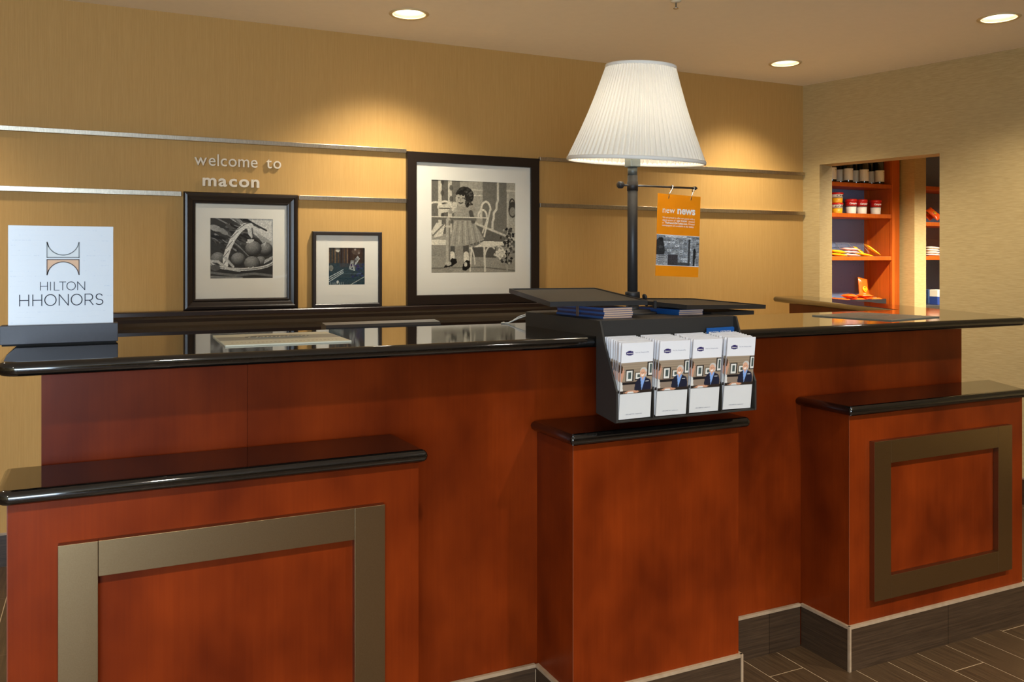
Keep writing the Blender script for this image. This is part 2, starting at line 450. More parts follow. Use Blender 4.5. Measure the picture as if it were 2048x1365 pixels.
# pantry shell behind the doorway
mb = MB(); mb.box((4.55, 5.62, -.003), (8.6, 5.74, ZC)); struct('wall_pantry_back', mb, M_wallbeige)
mb = MB(); mb.box((4.42, 4.47, -.003), (4.55, 5.74, ZC)); struct('wall_pantry_left', mb, M_wallbeige)
mb = MB(); mb.box((8.6, 1.0, -.003), (8.72, 5.74, ZC)); struct('wall_pantry_right', mb, M_wallbeige)
mb = MB(); mb.box((5.22, .9, -.003), (8.6, 1.0, ZC)); struct('wall_pantry_front', mb, M_wallbeige)

# ceiling with round openings for the downlights
DL_BACK = [(-1.06, 3.95), (1.343, 3.948), (3.722, 3.955)]
DL_SIDE = [(3.971, 2.763)]
DL_LOBBY = [(-1.6, .25), (.2, .25), (2.0, .25), (3.6, .25)]
DL_PANTRY = [(5.45, 4.15), (6.9, 4.1)]
ALL_DL = DL_BACK + DL_SIDE + DL_LOBBY + DL_PANTRY
AP, TRIM = .082, .097
def ceiling_mesh():
    hs = .11; mb = MB()
    xs = sorted({XL - .12, 8.72} | {round(v, 4) for x, y in ALL_DL for v in (x - hs, x + hs)})
    ys = sorted({YF - .12, 5.74} | {round(v, 4) for x, y in ALL_DL for v in (y - hs, y + hs)})
    for i in range(len(xs) - 1):
        for j in range(len(ys) - 1):
            x0, x1, y0, y1 = xs[i], xs[i + 1], ys[j], ys[j + 1]; cx, cy = (x0 + x1) / 2, (y0 + y1) / 2
            hit = [d for d in ALL_DL if abs(d[0] - cx) < hs and abs(d[1] - cy) < hs]
            if not hit: mb.add([(x0, y0, ZC), (x1, y0, ZC), (x1, y1, ZC), (x0, y1, ZC)], [(0, 3, 2, 1)]); continue
            hx, hy = hit[0]; n = 32; inner = []; outer = []
            # clip the ring around the hole to this cell
            bm = bmesh.new(); vin = []; vout = []
            for k in range(n):
                a = 2 * math.pi * k / n + math.pi / n; ca, sa = math.cos(a), math.sin(a); m = hs * 1.0 / max(abs(ca), abs(sa))
                vin.append(bm.verts.new((hx + AP * ca, hy + AP * sa, ZC))); vout.append(bm.verts.new((hx + m * ca, hy + m * sa, ZC)))
            for k in range(n):
                k2 = (k + 1) % n; bm.faces.new((vin[k], vin[k2], vout[k2], vout[k]))
            for k in range(4):   # corners of the square
                pass
            for co, no in (((x0, 0, 0), (-1, 0, 0)), ((x1, 0, 0), (1, 0, 0)), ((0, y0, 0), (0, -1, 0)), ((0, y1, 0), (0, 1, 0))):
                bmesh.ops.bisect_plane(bm, geom=bm.verts[:] + bm.edges[:] + bm.faces[:], plane_co=co, plane_no=no, clear_outer=True)
            mb.bm(bm)
            for sx in (-1, 1):
                for sy in (-1, 1):
                    c = (hx + sx * hs, hy + sy * hs)
                    if x0 - 1e-4 <= c[0] <= x1 + 1e-4 and y0 - 1e-4 <= c[1] <= y1 + 1e-4:
                        t = math.tan(math.pi / 4 - math.pi / n)
                        mb.add([(c[0], c[1], ZC), (c[0] - sx * hs * (1 - t), c[1], ZC), (c[0], c[1] - sy * hs * (1 - t), ZC)], [(0, 1, 2)])
    me = mb.mesh('ceiling', M_ceiling)
    bm = bmesh.new(); bm.from_mesh(me)
    for f in bm.faces:
        if f.normal.z > 0: f.normal_flip()
    bm.to_mesh(me); bm.free()
    return me
struct('ceiling', ceiling_mesh(), None)

M_trim = mat('light_trim', (214, 190, 142), .35)
M_refl = mat('light_reflector', (250, 246, 236), .3)
M_lampglow = mat('lamp_glow', (255, 244, 225), .5, emit=(1., .93, .78), emit_s=22.)
def downlight_proto():
    r = thing('recessed_downlight', 'round recessed ceiling downlight', 'light', (0, 0, ZC))
    obj('trim_ring', MB().lathe([(AP - .004, 0), (AP - .002, -.004), (TRIM - .006, -.006), (TRIM, -.001), (TRIM, .0), (AP - .004, .0)], seg=40, closed=True), M_trim, r)
    obj('reflector', MB().lathe([(AP - .003, .0), (.066, .05), (.052, .10), (.05, .104), (AP, .104), (AP, .0)], seg=40, closed=True), M_refl, r)
    obj('bulb', MB().lathe([(0, .062), (.03, .066), (.048, .08), (.05, .10), (0, .10)], seg=32), M_lampglow, r)
    return r
DLP = downlight_proto()
LIGHTS = [
    (DL_BACK[0], 'recessed downlight above the back wall, beside the loyalty-sign end of the desk', LIGHT_WALL),
    (DL_BACK[1], 'glowing recessed downlight above the framed photo of the child', LIGHT_WALL),
    (DL_BACK[2], 'glowing recessed downlight above the corner where gold and beige walls meet', LIGHT_WALL),
    (DL_SIDE[0], 'glowing recessed downlight in front of the beige wall, over the end of the desk', LIGHT_WALL * .76)]
LIGHTS += [(p, 'recessed downlight over the lobby in front of the desk', LIGHT_LOBBY) for p in DL_LOBBY]
LIGHTS += [(p, 'recessed downlight inside the snack pantry', LIGHT_PANTRY) for p in DL_PANTRY]
FIXTURES = [DLP] + [copy_tree(DLP) for _ in LIGHTS[1:]]      # copied before any beam is added
for o, (p, lab, e) in zip(FIXTURES, LIGHTS):
    o.location = (p[0], p[1], ZC); tag(o, lab, 'light', 'recessed ceiling downlights')
    shown = p in DL_BACK[1:] + DL_SIDE + DL_PANTRY[:1]      # in the picture, or behind the wall above the doorway
    nm = 'downlight_beam' if shown else ('back_wall_downlight_offscreen' if p in DL_BACK else 'pantry_downlight_offscreen' if p in DL_PANTRY else 'lobby_downlight_%d_offscreen' % (DL_LOBBY.index(p) + 1))
    l = bpy.data.lights.new(nm, 'SPOT'); l.energy = e; l.color = WARM; l.spot_size = R(116 if e == LIGHT_WALL else 128); l.spot_blend = 1.0; l.shadow_soft_size = .045
    so = bpy.data.objects.new(nm, l); col.objects.link(so); so.parent = o; so.location = (0, 0, -.012)
# sprinkler
sp = thing('sprinkler_head', 'small chrome sprinkler head under the ceiling', 'sprinkler', (2.378, 3.222, ZC))
obj('escutcheon', MB().lathe([(0, 0), (.024, 0), (.024, -.003), (.012, -.008), (0, -.008)], seg=20), mat('escutcheon', (226, 214, 190), .4), sp)
obj('deflector', MB().lathe([(0, -.035), (.013, -.035), (.013, -.033), (.004, -.03), (.004, -.006), (0, -.006)], seg=16), M_chrome, sp)

# metal rails along the back wall, chair-rail ledge
def rail(n, x0, x1, z0, z1):
    struct('trim_%d' % n, MB().box((x0, YW - .022, z0), (x1, YW, z1), .0012), M_rail)
rail(1, XL, 1.482, 1.937, 1.958); rail(2, 2.289, 4.316, 1.937, 1.958)
rail(3, XL, .352, 1.668, 1.691); rail(4, .912, 1.482, 1.668, 1.691); rail(5, 2.289, 4.316, 1.668, 1.691)
ledge_prof = [(YW, 1.118), (YW - .075, 1.118), (YW - .078, 1.114), (YW - .078, 1.097), (YW - .070, 1.091), (YW - .066, 1.082), (YW - .062, 1.066), (YW - .05, 1.05), (YW - .036, 1.036), (YW - .03, 1.02), (YW - .03, 1.0), (YW, 1.0)]
struct('trim_6', MB().prism(ledge_prof, 'x', .02, 2.75), M_ledge)

# tile skirting on the walls
def skirting(name, segs, parent=None):
    """segs: list of (p0, p1) ground points; tile faces to the left of p0->p1 is wall"""
    tiles = []; root = None
    for p0, p1, o0 in segs:
        p0, p1 = Vector(p0), Vector(p1); d = (p1 - p0).normalized(); nrm = Vector((d.y, -d.x)); L = (p1 - p0).length
        cuts = [0]; t = o0
        while t < L - .04: cuts.append(t); t += .61
        cuts.append(L)
        for a, b in zip(cuts[:-1], cuts[1:]):
            q = [p0 + d * (a + .001), p0 + d * (b - .001)]; q += [q[1] + nrm * .009, q[0] + nrm * .009]
            tiles.append(MB().prism([tuple(v) for v in q], 'z', 0, .140))
        q = [p0, p1, p1 + nrm * .0105, p0 + nrm * .0105]
        tiles.append(('cap', MB().prism([tuple(v) for v in q], 'z', .140, .15)))
    for t in tiles:
        if isinstance(t, tuple): obj('cap_strip', t[1], M_cap, parent, world=bool(parent and parent.type == 'EMPTY'))
        else: obj('skirting_tile', t, M_tile, parent, world=bool(parent and parent.type == 'EMPTY'))
bb = struct('baseboard_back', MB().box((XL, YW - .002, 0), (CORNER.x, YW, .13)), M_grout); skirting('b', [((XL, YW - .002), (CORNER.x - .02, YW - .002), .3)], bb)
mb = MB(); rw_box(mb, OP1 + .002, 9.2, -.002, 0, 0, .13); bb = struct('baseboard_right', mb, M_grout)
a = rw(OP1 + .002, -.002, 0); b = rw(7.2, -.002, 0); skirting('r', [((a[0], a[1]), (b[0], b[1]), .3)], bb)

# ================================================================== RECEPTION DESK
YP, YQ = 2.301, 2.083
ZU0, ZU1 = 1.110, 1.142       # upper granite
ZS0, ZS1 = .848, .880         # ledges of the pedestals
BX0, BX1 = -.125, 3.081
desk = thing('reception_desk', 'long cherry-wood reception desk body under the high black granite top', 'desk', (1.478, YP + .15, 0))
# front cladding panels with thin joints
cuts = [BX0, on_y(495, 800, YP).x, 1.48, BX1]
for x0, x1 in zip(cuts[:-1], cuts[1:]):
    obj('front_panel', MB().box((x0 + .0004, YP, .0), (x1 - .0004, YP + .018, ZU0)), M_cherry, desk, True)
obj('core', MB().box((BX0 + .019, YP + .0185, 0), (BX1 - .019, YP + .22, ZU0 - .0005)), M_cherry, desk, True)
for x0, x1 in ((BX0, BX0 + .018), (BX1 - .018, BX1)):
    obj('end_panel', MB().box((x0, YP + .0185, 0), (x1, YP + .22, ZU0)), M_cherry, desk, True)
# wing wall under the return
wA, wB, wC, wD = Vector((3.183, 2.70)), Vector((3.676, 4.022)), Vector((3.948, 4.03)), Vector((3.215, 2.105))
wd = (wB - wA).normalized(); wn = Vector((wd.y, -wd.x))
p0 = wA + wn * .07 + wd * .02; p1 = wB + wn * .07 - wd * .10
obj('return_panel', MB().prism([tuple(p0), tuple(p0 + wn * .12), tuple(p1 + wn * .12), tuple(p1)], 'z', 0, ZU0), M_cherry, desk, True)
bbd = struct('baseboard_desk', MB().box((.80, YP - .002, .01), (2.2, YP - .0005, .13)), M_grout)
skirting('d', [((.746, YP - .002), (1.176, YP - .002), .2), ((1.784, YP - .002), (2.225, YP - .002), .3)], bbd)

# upper granite, one L-shaped slab with the return
P = [(-.205, 2.108), (3.205, 2.108), (3.948, 4.03), (3.676, 4.022), (3.183, 2.706), (-.205, 2.706)]
P = round_poly(P, [.05, .045, .06, .06, 0, .04], 8)
top = obj('granite_countertop', bullnose_slab(P, ZU0, ZU1), M_granite)
tag(top, 'high polished black granite countertop with a rounded edge and angled return', 'countertop')

def pedestal(name, label, x0, x1, frame, seg_tiles, joint):
    cx = (x0 + x1) / 2
    t = thing(name, label, 'cabinet', (cx, (YQ + YP) / 2, 0))
    obj('front_panel', MB().box((x0, YQ, 0), (x1, YQ + .018, ZS0)), M_cherry, t, True)
    for a, b in ((x0, x0 + .018), (x1 - .018, x1)): obj('side_panel', MB().box((a, YQ + .0182, 0), (b, YP - .0005, ZS0)), M_cherry, t, True)
    obj('corner_edge', MB().box((x0 - .0006, YQ - .0006, .15), (x0 + .0012, YQ + .0004, ZS0)), mat('worn_edge', (112, 54, 28), .5), t, True)
    skirting(name, [((x0, YQ), (x1, YQ), joint)], t)
    skirting(name, [((x0, YP - .01), (x0, YQ - .009), .9), ((x1, YQ - .009), (x1, YP - .01), .9)], t)
    for x in (x0 - .0095, x1 + .0015): obj('corner_trim', MB().box((x, YQ - .0115, 0), (x + .008, YQ - .0025, .15)), M_cap, t, True)
    if frame:
        fx0, fx1, fz0, fz1, wd_, th = frame[0], frame[1], .219, .753, .077, .022
        fr = obj('frame_stile', MB().box((fx0, YQ - th, fz0), (fx0 + wd_, YQ - .0003, fz1), .0008), M_steel, t, True)
        obj('frame_stile', MB().box((fx1 - wd_, YQ - th, fz0), (fx1, YQ - .0003, fz1), .0008), M_steel, t, True)
        obj('frame_rail', MB().box((fx0 + wd_ + .0006, YQ - th, fz1 - wd_), (fx1 - wd_ - .0006, YQ - .0003, fz1), .0008), M_steel, t, True)
        obj('frame_rail', MB().box((fx0 + wd_ + .0006, YQ - th, fz0), (fx1 - wd_ - .0006, YQ - .0003, fz0 + wd_), .0008), M_steel, t, True)
    return t
def fx(px): return on_y(px, 900, YQ - .022).x
pedestal('desk_pedestal', 'low cherry-wood pedestal with a wide steel picture-frame, below the loyalty sign', -.176, .734, (fx(115.6), fx(770.4)), None, .47)
pedestal('desk_pedestal', 'plain narrow cherry-wood pedestal below the brochure rack', 1.187, 1.772, None, None, 2)
pedestal('desk_pedestal', 'low cherry-wood pedestal with a steel picture-frame, beside the beige wall', 2.237, 3.126, (fx(1749.4), fx(2024.6)), None, .47)
def ledge_slab(label, P, rad):
    o = obj('granite_ledge', bullnose_slab(round_poly(P, rad, 6), ZS0, ZS1), M_granite)
    tag(o, label, 'countertop', 'low granite ledges of the desk pedestals')
YS = 2.052
ledge_slab('low black granite ledge on the steel-framed pedestal below the loyalty sign', [(-.20, YS), (.752, YS), (.738, YP - .001), (-.20, YP - .001)], [.035, .012, 0, 0])
ledge_slab('low black granite ledge under the brochure rack', [(1.165, YS), (1.80, YS), (1.795, YP - .001), (1.165, YP - .001)], [.01, .016, 0, 0])
ledge_slab('low black granite ledge on the steel-framed pedestal beside the beige wall', [(2.212, YS), (3.118, YS), (3.245, YP - .001), (2.212, YP - .001)], [.01, .02, 0, 0])
# ================================================================== BACK WALL: pictures and lettering
def moulding(prof, x0, x1, z0, z1, yb):
    """four mitred rails around the opening; prof: (inset from outer edge, depth in front of yb)"""
    out = []
    O = [(x0, z0), (x1, z0), (x1, z1), (x0, z1)]; dirs = [(1, 1), (-1, 1), (-1, -1), (1, -1)]
    for i in range(4):
        j = (i + 1) % 4; mb = MB(); n = len(prof); vs_ = []
        for c in (i, j):
            for ins, dp in prof: vs_.append((O[c][0] + dirs[c][0] * ins, yb - dp, O[c][1] + dirs[c][1] * ins))
        fs = [(k, (k + 1) % n, n + (k + 1) % n, n + k) for k in range(n)] + [tuple(range(n)), tuple(range(n, 2 * n))[::-1]]
        out.append(mb.add(vs_, fs))
    return out
def picture(label, x0, x1, z0, z1, mw, prof, m, cv, px0, px1, pz0, pz1):
    yb = YW - .004
    t = thing('framed_photo', label, 'picture', ((x0 + x1) / 2, yb, z0))
    for r_ in moulding(prof, x0, x1, z0, z1, yb): obj('frame_rail', r_, m, t, True)
    # mat board with a window, photo behind it, glass in front
    ix0, ix1, iz0, iz1 = x0 + mw - .004, x1 - mw + .004, z0 + mw - .004, z1 - mw + .004
    mb = MB(); ya, yc = yb - .009, yb - .0125
    for a, b in (((ix0, ya, iz0), (px0, yc, iz1)), ((px1, ya, iz0), (ix1, yc, iz1)), ((px0, ya, iz0), (px1, yc, pz0)), ((px0, ya, pz1), (px1, yc, iz1))): mb.box(a, b)
    obj('mat_board', mb, M_matboard, t, True)
    pr = obj('photo_print', cv.mesh('photo_print', px0 - .001, px1 + .001, pz0 - .001, pz1 + .001), None, t)
    pr.location = (-(x0 + x1) / 2, -.0095, -z0)
    obj('glass', MB().box((ix0 + .001, yb - .0145, iz0 + .001), (ix1 - .001, yb - .0135, iz1 - .001)), M_picglass, t, True)
    obj('backing', MB().box((ix0, yb - .008, iz0), (ix1, yb - .002, iz1)), mat('backing_board', (120, 100, 80), .9), t, True)
    return t
prof_ogee = [(0, 0), (0, .026), (.006, .034), (.016, .036), (.022, .030), (.034, .026), (.042, .022), (.046, .026), (.052, .024), (.055, .016), (.055, 0)]
prof_thin = [(0, 0), (0, .024), (.003, .027), (.014, .027), (.018, .024), (.019, .016), (.019, 0)]
prof_flat = [(0, 0), (0, .024), (.003, .027), (.051, .027), (.054, .023), (.054, .016), (.054, 0)]

# --- basket of onions
c = Cv(150, 146, (.20, .20, .20))
c.poly([(.30, 1), (1, 1), (1, .5), (.78, .66), (.62, .80)], .80); c.poly([(.72, .78), (.98, .62), (1, .48), (.9, .5), (.78, .66)], .62)
rr = random.Random(5)
for i in range(46):
    x, y = rr.uniform(-.1, .55), rr.uniform(.45, 1.05); L = rr.uniform(.15, .45); a = rr.uniform(-.75, -.25)
    c.line([(x, y), (x + L * .5 * math.cos(a), y + L * .5 * math.sin(a) + .02), (x + L * math.cos(a), y + L * math.sin(a))], rr.uniform(.006, .018), rr.choice([.05, .12, .3, .42, .55, .08]))
for x, y, r1, r2, ro, v in [(.08, .83, .10, .05, -.3, .62), (.2, .78, .09, .04, -.6, .55), (.12, .68, .12, .03, -.2, .08), (.3, .86, .07, .03, -.7, .3), (.4, .72, .12, .02, -.6, .1)]: c.ell(x, y, r1, r2, v, ro)
c.poly([(0, 0), (1, 0), (1, .24), (0, .30)], .16)
for x, y, r_ in [(.12, .33, .11), (.88, .49, .11), (.44, .32, .115), (.80, .29, .085), (.68, .50, .13), (.66, .25, .125)]:
    c.ell(x, y, r_ * 1.04, r_ * 1.04, .06); c.ball(x, y, r_, r_ * .97, .14, .78)
c.line([(.62, .6), (.66, .62), (.6, .64), (.68, .64), (.58, .6)], .014, .8); c.line([(.84, .57), (.88, .6), (.86, .55)], .01, .75)
c.line([(.60, .18), (.64, .16), (.68, .19), (.7, .15)], .006, .85)
H_ = [(.24, .22), (.24, .34), (.28, .48), (.36, .66), (.46, .80), (.55, .88), (.64, .88)]
c.line(H_, .042, .86)
for i in range(6):
    (xa, ya), (xb, yb_) = H_[i], H_[i + 1]; c.line([(xa - .035, ya + .01), ((xa + xb) / 2 + .03, (ya + yb_) / 2 + .05)], .005, .3)
c.poly([(.58, .88), (.70, .86), (.66, .66), (.60, .74)], .8); c.line([(.66, .84), (.68, .68)], .008, .25)
c.arc(.5, .30, .52, .15, math.pi * 1.02, math.pi * 1.98, .022, .85); c.arc(.5, .27, .5, .12, math.pi * 1.05, math.pi * 1.95, .006, .3)
c.line([(.0, .29), (.12, .28), (.26, .17), (.46, .13)], .022, .74); c.line([(.24, .34), (.34, .22), (.36, .2)], .02, .72)
for i in range(6): c.line([(.86 + i * .022, .25 + i * .012), (.88 + i * .022, .31 + i * .012)], .005, .95)
c.line([(0, .1), (.4, .05), (.7, .08), (1, .04)], .02, .42); c.line([(0, .03), (.5, .01)], .016, .5); c.ell(.08, .18, .08, .05, .35)
c.grain(.13); c.grain(.07, 3); c.tint((1, .985, .95))
picture('black ogee-framed photo of onions in a basket, beside the raised lettering', .361, .904, 1.1185, 1.691, .055, prof_ogee, M_frame, c, .484, .781, 1.272, 1.567)

# --- flag in a doorway
c = Cv(96, 96, (.17, .20, .21))
for i in range(12): c.rect(i / 12, .58, i / 12 + .035, 1, (.32, .25, .18) if i % 2 else (.45, .36, .27))
c.rect(.33, .5, .37, 1, (.12, .12, .12)); c.rect(.54, .5, .6, 1, (.10, .10, .11))
c.rect(0, 0, 1, .58, (.16, .25, .29), .8); c.rect(.6, .6, 1, .98, (.14, .12, .11), .7)
c.ell(.25, .93, .06, .05, (.8, .78, .72)); c.rect(.19, .93, .31, .98, (.5, .48, .44))
c.ell(.76, .9, .12, .09, (.3, .27, .24)); c.ell(.73, .95, .03, .03, (.62, .58, .54)); c.ell(.83, .86, .03, .03, (.5, .46, .42))
c.poly([(.56, .42), (.72, .38), (.72, .66), (.62, .66)], (.75, .78, .76)); c.poly([(.72, .5), (.86, .7), (.80, .78), (.70, .66)], (.7, .72, .70))
for i in range(4): c.line([(.58 + i * .038, .40), (.64 + i * .03, .66)], .008, (.16, .18, .2)); c.line([(.70 + i * .03, .55 + i * .035), (.73 + i * .03, .72)], .007, (.15, .17, .2))
for i in range(26): c.ell(rr.uniform(.62, .98), rr.uniform(.22, .55), rr.uniform(.01, .05), rr.uniform(.01, .03), rr.choice([(.12, .14, .36), (.2, .24, .42), (.08, .1, .2)]))
for i in range(3): c.line([(0, .08 + i * .06), (.4, .33 + i * .04)], .008, (.82, .84, .82))
c.line([(.6, 0), (1, .22)], .007, (.75, .76, .72)); c.line([(.3, .3), (.9, .3)], .004, (.5, .55, .55))
for i in range(9): c.line([(i * .05, 0), (i * .05, .07)], .006, (.7, .72, .7))
c.ell(.06, .45, .07, .08, (.45, .45, .42)); c.ell(.25, .08, .03, .04, (.8, .8, .76))
c.grain(.2); c.grain(.12, 3)
picture('small thin-framed photo of a flag, between the two larger pictures', .978, 1.344, 1.1185, 1.509, .019, prof_thin, M_frame2, c, 1.064, 1.254, 1.2335, 1.4255)

# --- child at a garden table
c = Cv(180, 186, (.66, .66, .66))
for a, b, v in [(0, .08, .45), (.08, .12, .84), (.12, .19, .42), (.19, .24, .82), (.24, .33, .48)]: c.rect(a, .42, b, 1, v)
for i in range(9): c.ell(.13 + (i % 2) * .1, .98 - i * .06, .02, .03, .25, al=.7)
c.rect(.33, .4, .6, 1, .70)
for y in (.985, .9, .84): c.rect(.44, y, .6, y + .012, .84)
c.rect(.6, .42, .89, 1, .50); c.rect(.89, .34, 1, 1, .72); c.rect(.89, .90, 1, .92, .85); c.rect(.9, .42, .915, .9, .86)
c.ell(.965, .70, .05, .09, .28); c.ell(.965, .68, .035, .05, .6); c.arc(.96, .76, .03, .06, 0, math.pi, .006, .2)
c.line([(.785, 1), (.785, .80), (.77, .76), (.77, .70), (.735, .66), (.735, .6), (.72, .56), (.72, .44)], .013, .88)
c.rect(0, 0, 1, .30, .60); c.poly([(.48, .55), (1, .37), (1, .28), (.45, .30)], .42); c.line([(.5, .545), (1, .365)], .012, .85)
c.rect(.48, .15, .76, .28, .36); c.poly([(0, 0), (1, 0), (1, .16), (0, .18)], .64)
c.line([(0, .05), (.6, .06), (1, .02)], .006, .45)
# wire chairs
for cx, cy, rx, ry in [(.05, .68, .09, .08), (.16, .70, .08, .07), (.64, .69, .055, .09), (.60, .62, .05, .07)]: c.arc(cx, cy, rx, ry, 0, math.pi, .010, .92)
c.poly([(.08, .72), (.22, .76), (.22, .66), (.08, .64)], .86); c.rect(.09, .69, .22, .7, .4)
c.line([(.69, .69), (.62, .40)], .010, .9); c.line([(.66, .60), (.60, .44)], .008, .9); c.line([(.58, .69), (.58, .6)], .009, .9)
c.poly([(0, .30), (.17, .30), (.19, .35), (.05, .36), (0, .35)], .9); c.poly([(.50, .28), (.62, .35), (.90, .34), (.93, .31), (.7, .285)], .92)
c.arc(.45, .05, .06, .22, .2, 1.9, .007, .88); c.line([(.47, .28), (.45, .02)], .009, .9); c.line([(.62, .28), (.63, .02)], .012, .88)
c.arc(.70, .12, .08, .17, 1.0, 3.1, .008, .88); c.arc(.80, .08, .09, .21, .3, 1.7, .008, .86); c.line([(.89, .3), (.9, .02)], .008, .7)
c.poly([(.0, .44), (.06, .54), (.16, .52), (.13, .4), (.04, .38)], .88); c.line([(.02, .4), (.15, .53)], .008, .5)
# child
for x0 in (.235, .40): c.line([(x0, .36), (x0 + .005, .20)], .034, .34); c.line([(x0 + .005, .20), (x0 + .008, .135)], .031, .93)
c.poly([(.14, .05), (.16, .08), (.24, .16), (.29, .15), (.30, .11), (.24, .07)], .09); c.poly([(.36, .03), (.365, .09), (.41, .14), (.45, .13), (.455, .06), (.40, .02)], .09); c.ell(.40, .09, .018, .025, .9)
c.poly([(.27, .69), (.31, .735), (.43, .735), (.48, .70), (.50, .55), (.57, .45), (.62, .36), (.53, .335), (.42, .30), (.30, .285), (.21, .29), (.23, .42), (.26, .55)], .66)
for i in range(9): c.line([(.28 + i * .028, .56), (.23 + i * .043, .31)], .005, .55 if i % 2 else .76)
c.ell(.475, .685, .035, .05, .66); c.line([(.46, .66), (.49, .56)], .024, .36); c.line([(.28, .69), (.22, .66)], .025, .72); c.ell(.23, .67, .022, .028, .62); c.ell(.27, .735, .032, .034, .84); c.line([(.245, .68), (.26, .71)], .012, .85)
c.ell(.388, .84, .085, .082, .16)
for i in range(30): a = i * 2.4; c.ell(.39 + .085 * math.cos(a), .84 + .08 * math.sin(a), .02, .02, rr.choice([.10, .16, .24]))
c.ell(.345, .80, .063, .080, .74); c.ell(.355, .868, .055, .022, .15); c.ell(.30, .862, .016, .014, .2); c.ell(.335, .852, .014, .012, .22); c.ell(.37, .848, .016, .014, .18); c.ell(.405, .83, .018, .04, .16); c.ell(.42, .76, .026, .05, .2)
for i in range(26): c.ell(rr.uniform(.39, .475), rr.uniform(.73, .90), .012, .012, rr.choice([.1, .2, .3, .38]))
c.ell(.345, .775, .05, .04, .70, al=.5)
c.ell(.318, .815, .010, .006, .15); c.ell(.365, .812, .010, .006, .15); c.line([(.338, .80), (.332, .785), (.342, .78)], .004, .55); c.line([(.32, .762), (.34, .753), (.365, .762)], .006, .3)
c.rect(.345, .70, .385, .735, .66)
# table
c.rect(0, .595, .68, .610, .92); c.rect(0, .568, .53, .595, .45); c.rect(.05, .57, .40, .572, .7)
c.line([(.195, .57), (.195, .10)], .026, .72); c.line([(.21, .56), (.21, .12)], .008, .5); c.ell(.195, .1, .04, .02, .75); c.ell(.195, .03, .07, .03, .6); c.ell(.195, .5, .036, .012, .8)
for i in range(110): c.ell(rr.gauss(.92, .045), rr.uniform(.1, .5), rr.uniform(.006, .02), rr.uniform(.006, .018), rr.choice([.12, .2, .32, .5, .75]))
for i in range(30): c.ell(rr.gauss(.82, .03), rr.gauss(.2, .03), .014, .014, rr.choice([.8, .9, .95]))
c.grain(.10); c.grain(.05, 3); c.tint((.93, .89, .80))
picture('largest black-framed photo, of a child seated at a garden table', 1.484, 2.281, 1.1185, 1.946, .054, prof_flat, M_frame, c, 1.626, 2.133, 1.2925, 1.80)

# --- raised lettering
def split_letters(mb):
    A = np.array(mb.v); par = list(range(len(mb.v)))
    fx_ = [(min(A[i][0] for i in f), max(A[i][0] for i in f), k) for k, f in enumerate(mb.f)]; fx_.sort()
    groups = []; cur = [fx_[0][2]]; hi = fx_[0][1]
    for lo, h_, k in fx_[1:]:
        if lo > hi + 1e-5: groups.append(cur); cur = []
        cur.append(k); hi = max(hi, h_)
    groups.append(cur); out = []
    for g in groups:
        used = sorted({i for k in g for i in mb.f[k]}); mp = {i: n for n, i in enumerate(used)}
        m2 = MB(); m2.add([mb.v[i] for i in used], [tuple(mp[i] for i in mb.f[k]) for k in g]); out.append(m2)
    return out
def wall_word(label, body, x0, x1, zb, xh, bold):
    t = thing('wall_lettering', label, 'lettering', ((x0 + x1) / 2, YW, zb), group='raised words on the gold wall')
    # letters one by one, spread over x0..x1 with a little tracking
    ms = []
    for ch in body:
        if ch == ' ': ms.append((None, .34)); continue
        m_ = text_mb(ch, 1., bold, .14, 4); lo, hi = bounds(m_); m_.v = [(p[0] - lo[0], p[1], p[2]) for p in m_.v]; ms.append((m_, hi[0] - lo[0]))
    gap = .10; tot = sum(w for _, w in ms) + gap * (len(ms) - 1); xhr = .505 + bold
    sx = (x1 - x0) / tot; sz = xh / xhr; x = 0
    for m_, w in ms:
        if m_:
            m_.v = [(x0 + (p[0] + x) * sx, YW - .010 - p[2] / .14 * .006, zb + p[1] * sz) for p in m_.v]
            o = obj('letter', m_, M_letter, t, True)
        x += w + gap
    for px in (x0 + .03, x1 - .03): pass
    return t
wall_word('raised pale metal word line reading welcome to, on the gold wall', 'welcome to', .411, .823, 1.822, .042, .004)
wall_word('bold raised metal word reading macon, above the onion picture', 'macon', .448, .716, 1.724, .042, .026)

# ================================================================== ON THE HIGH COUNTER
# --- loyalty sign
SX0, SX1 = -.228, .043
t = thing('counter_sign', 'square white acrylic counter sign in a black block holder', 'sign', ((SX0 + SX1) / 2, 2.535, ZU1))
obj('base_block', MB().box((SX0, 2.508, ZU1 + .004), (SX1, 2.526, ZU1 + .052), .0012), M_blackmetal if False else mat('sign_base', (58, 57, 64), .4, noise=.12, nscale=200), t, True)
obj('base_block', MB().box((SX0, 2.538, ZU1 + .004), (SX1, 2.556, ZU1 + .052), .0012), MATS['sign_base'], t, True)
obj('base_core', MB().box((SX0 + .001, 2.526, ZU1 + .004), (SX1 - .001, 2.538, ZU1 + .036)), MATS['sign_base'], t, True)
obj('base_foot', MB().box((SX0 + .004, 2.512, ZU1), (SX1 - .004, 2.552, ZU1 + .004)), mat('rubber', (14, 14, 14), .8), t, True)
PXA, PXB, PZA, PZB, PY = SX0 + .0165, SX1 - .011, ZU1 + .036, ZU1 + .308, 2.5265
panel = obj('sign_panel', MB().box((PXA, PY, PZA), (PXB, PY + .010, PZB), .001), M_signwhite, t, True)
def sp_(zx, zy): return (PXA + (zx - 83) / 1104 * (PXB - PXA), PZA + .010 + (1095 - zy) / 1010 * (PZB - PZA - .010))
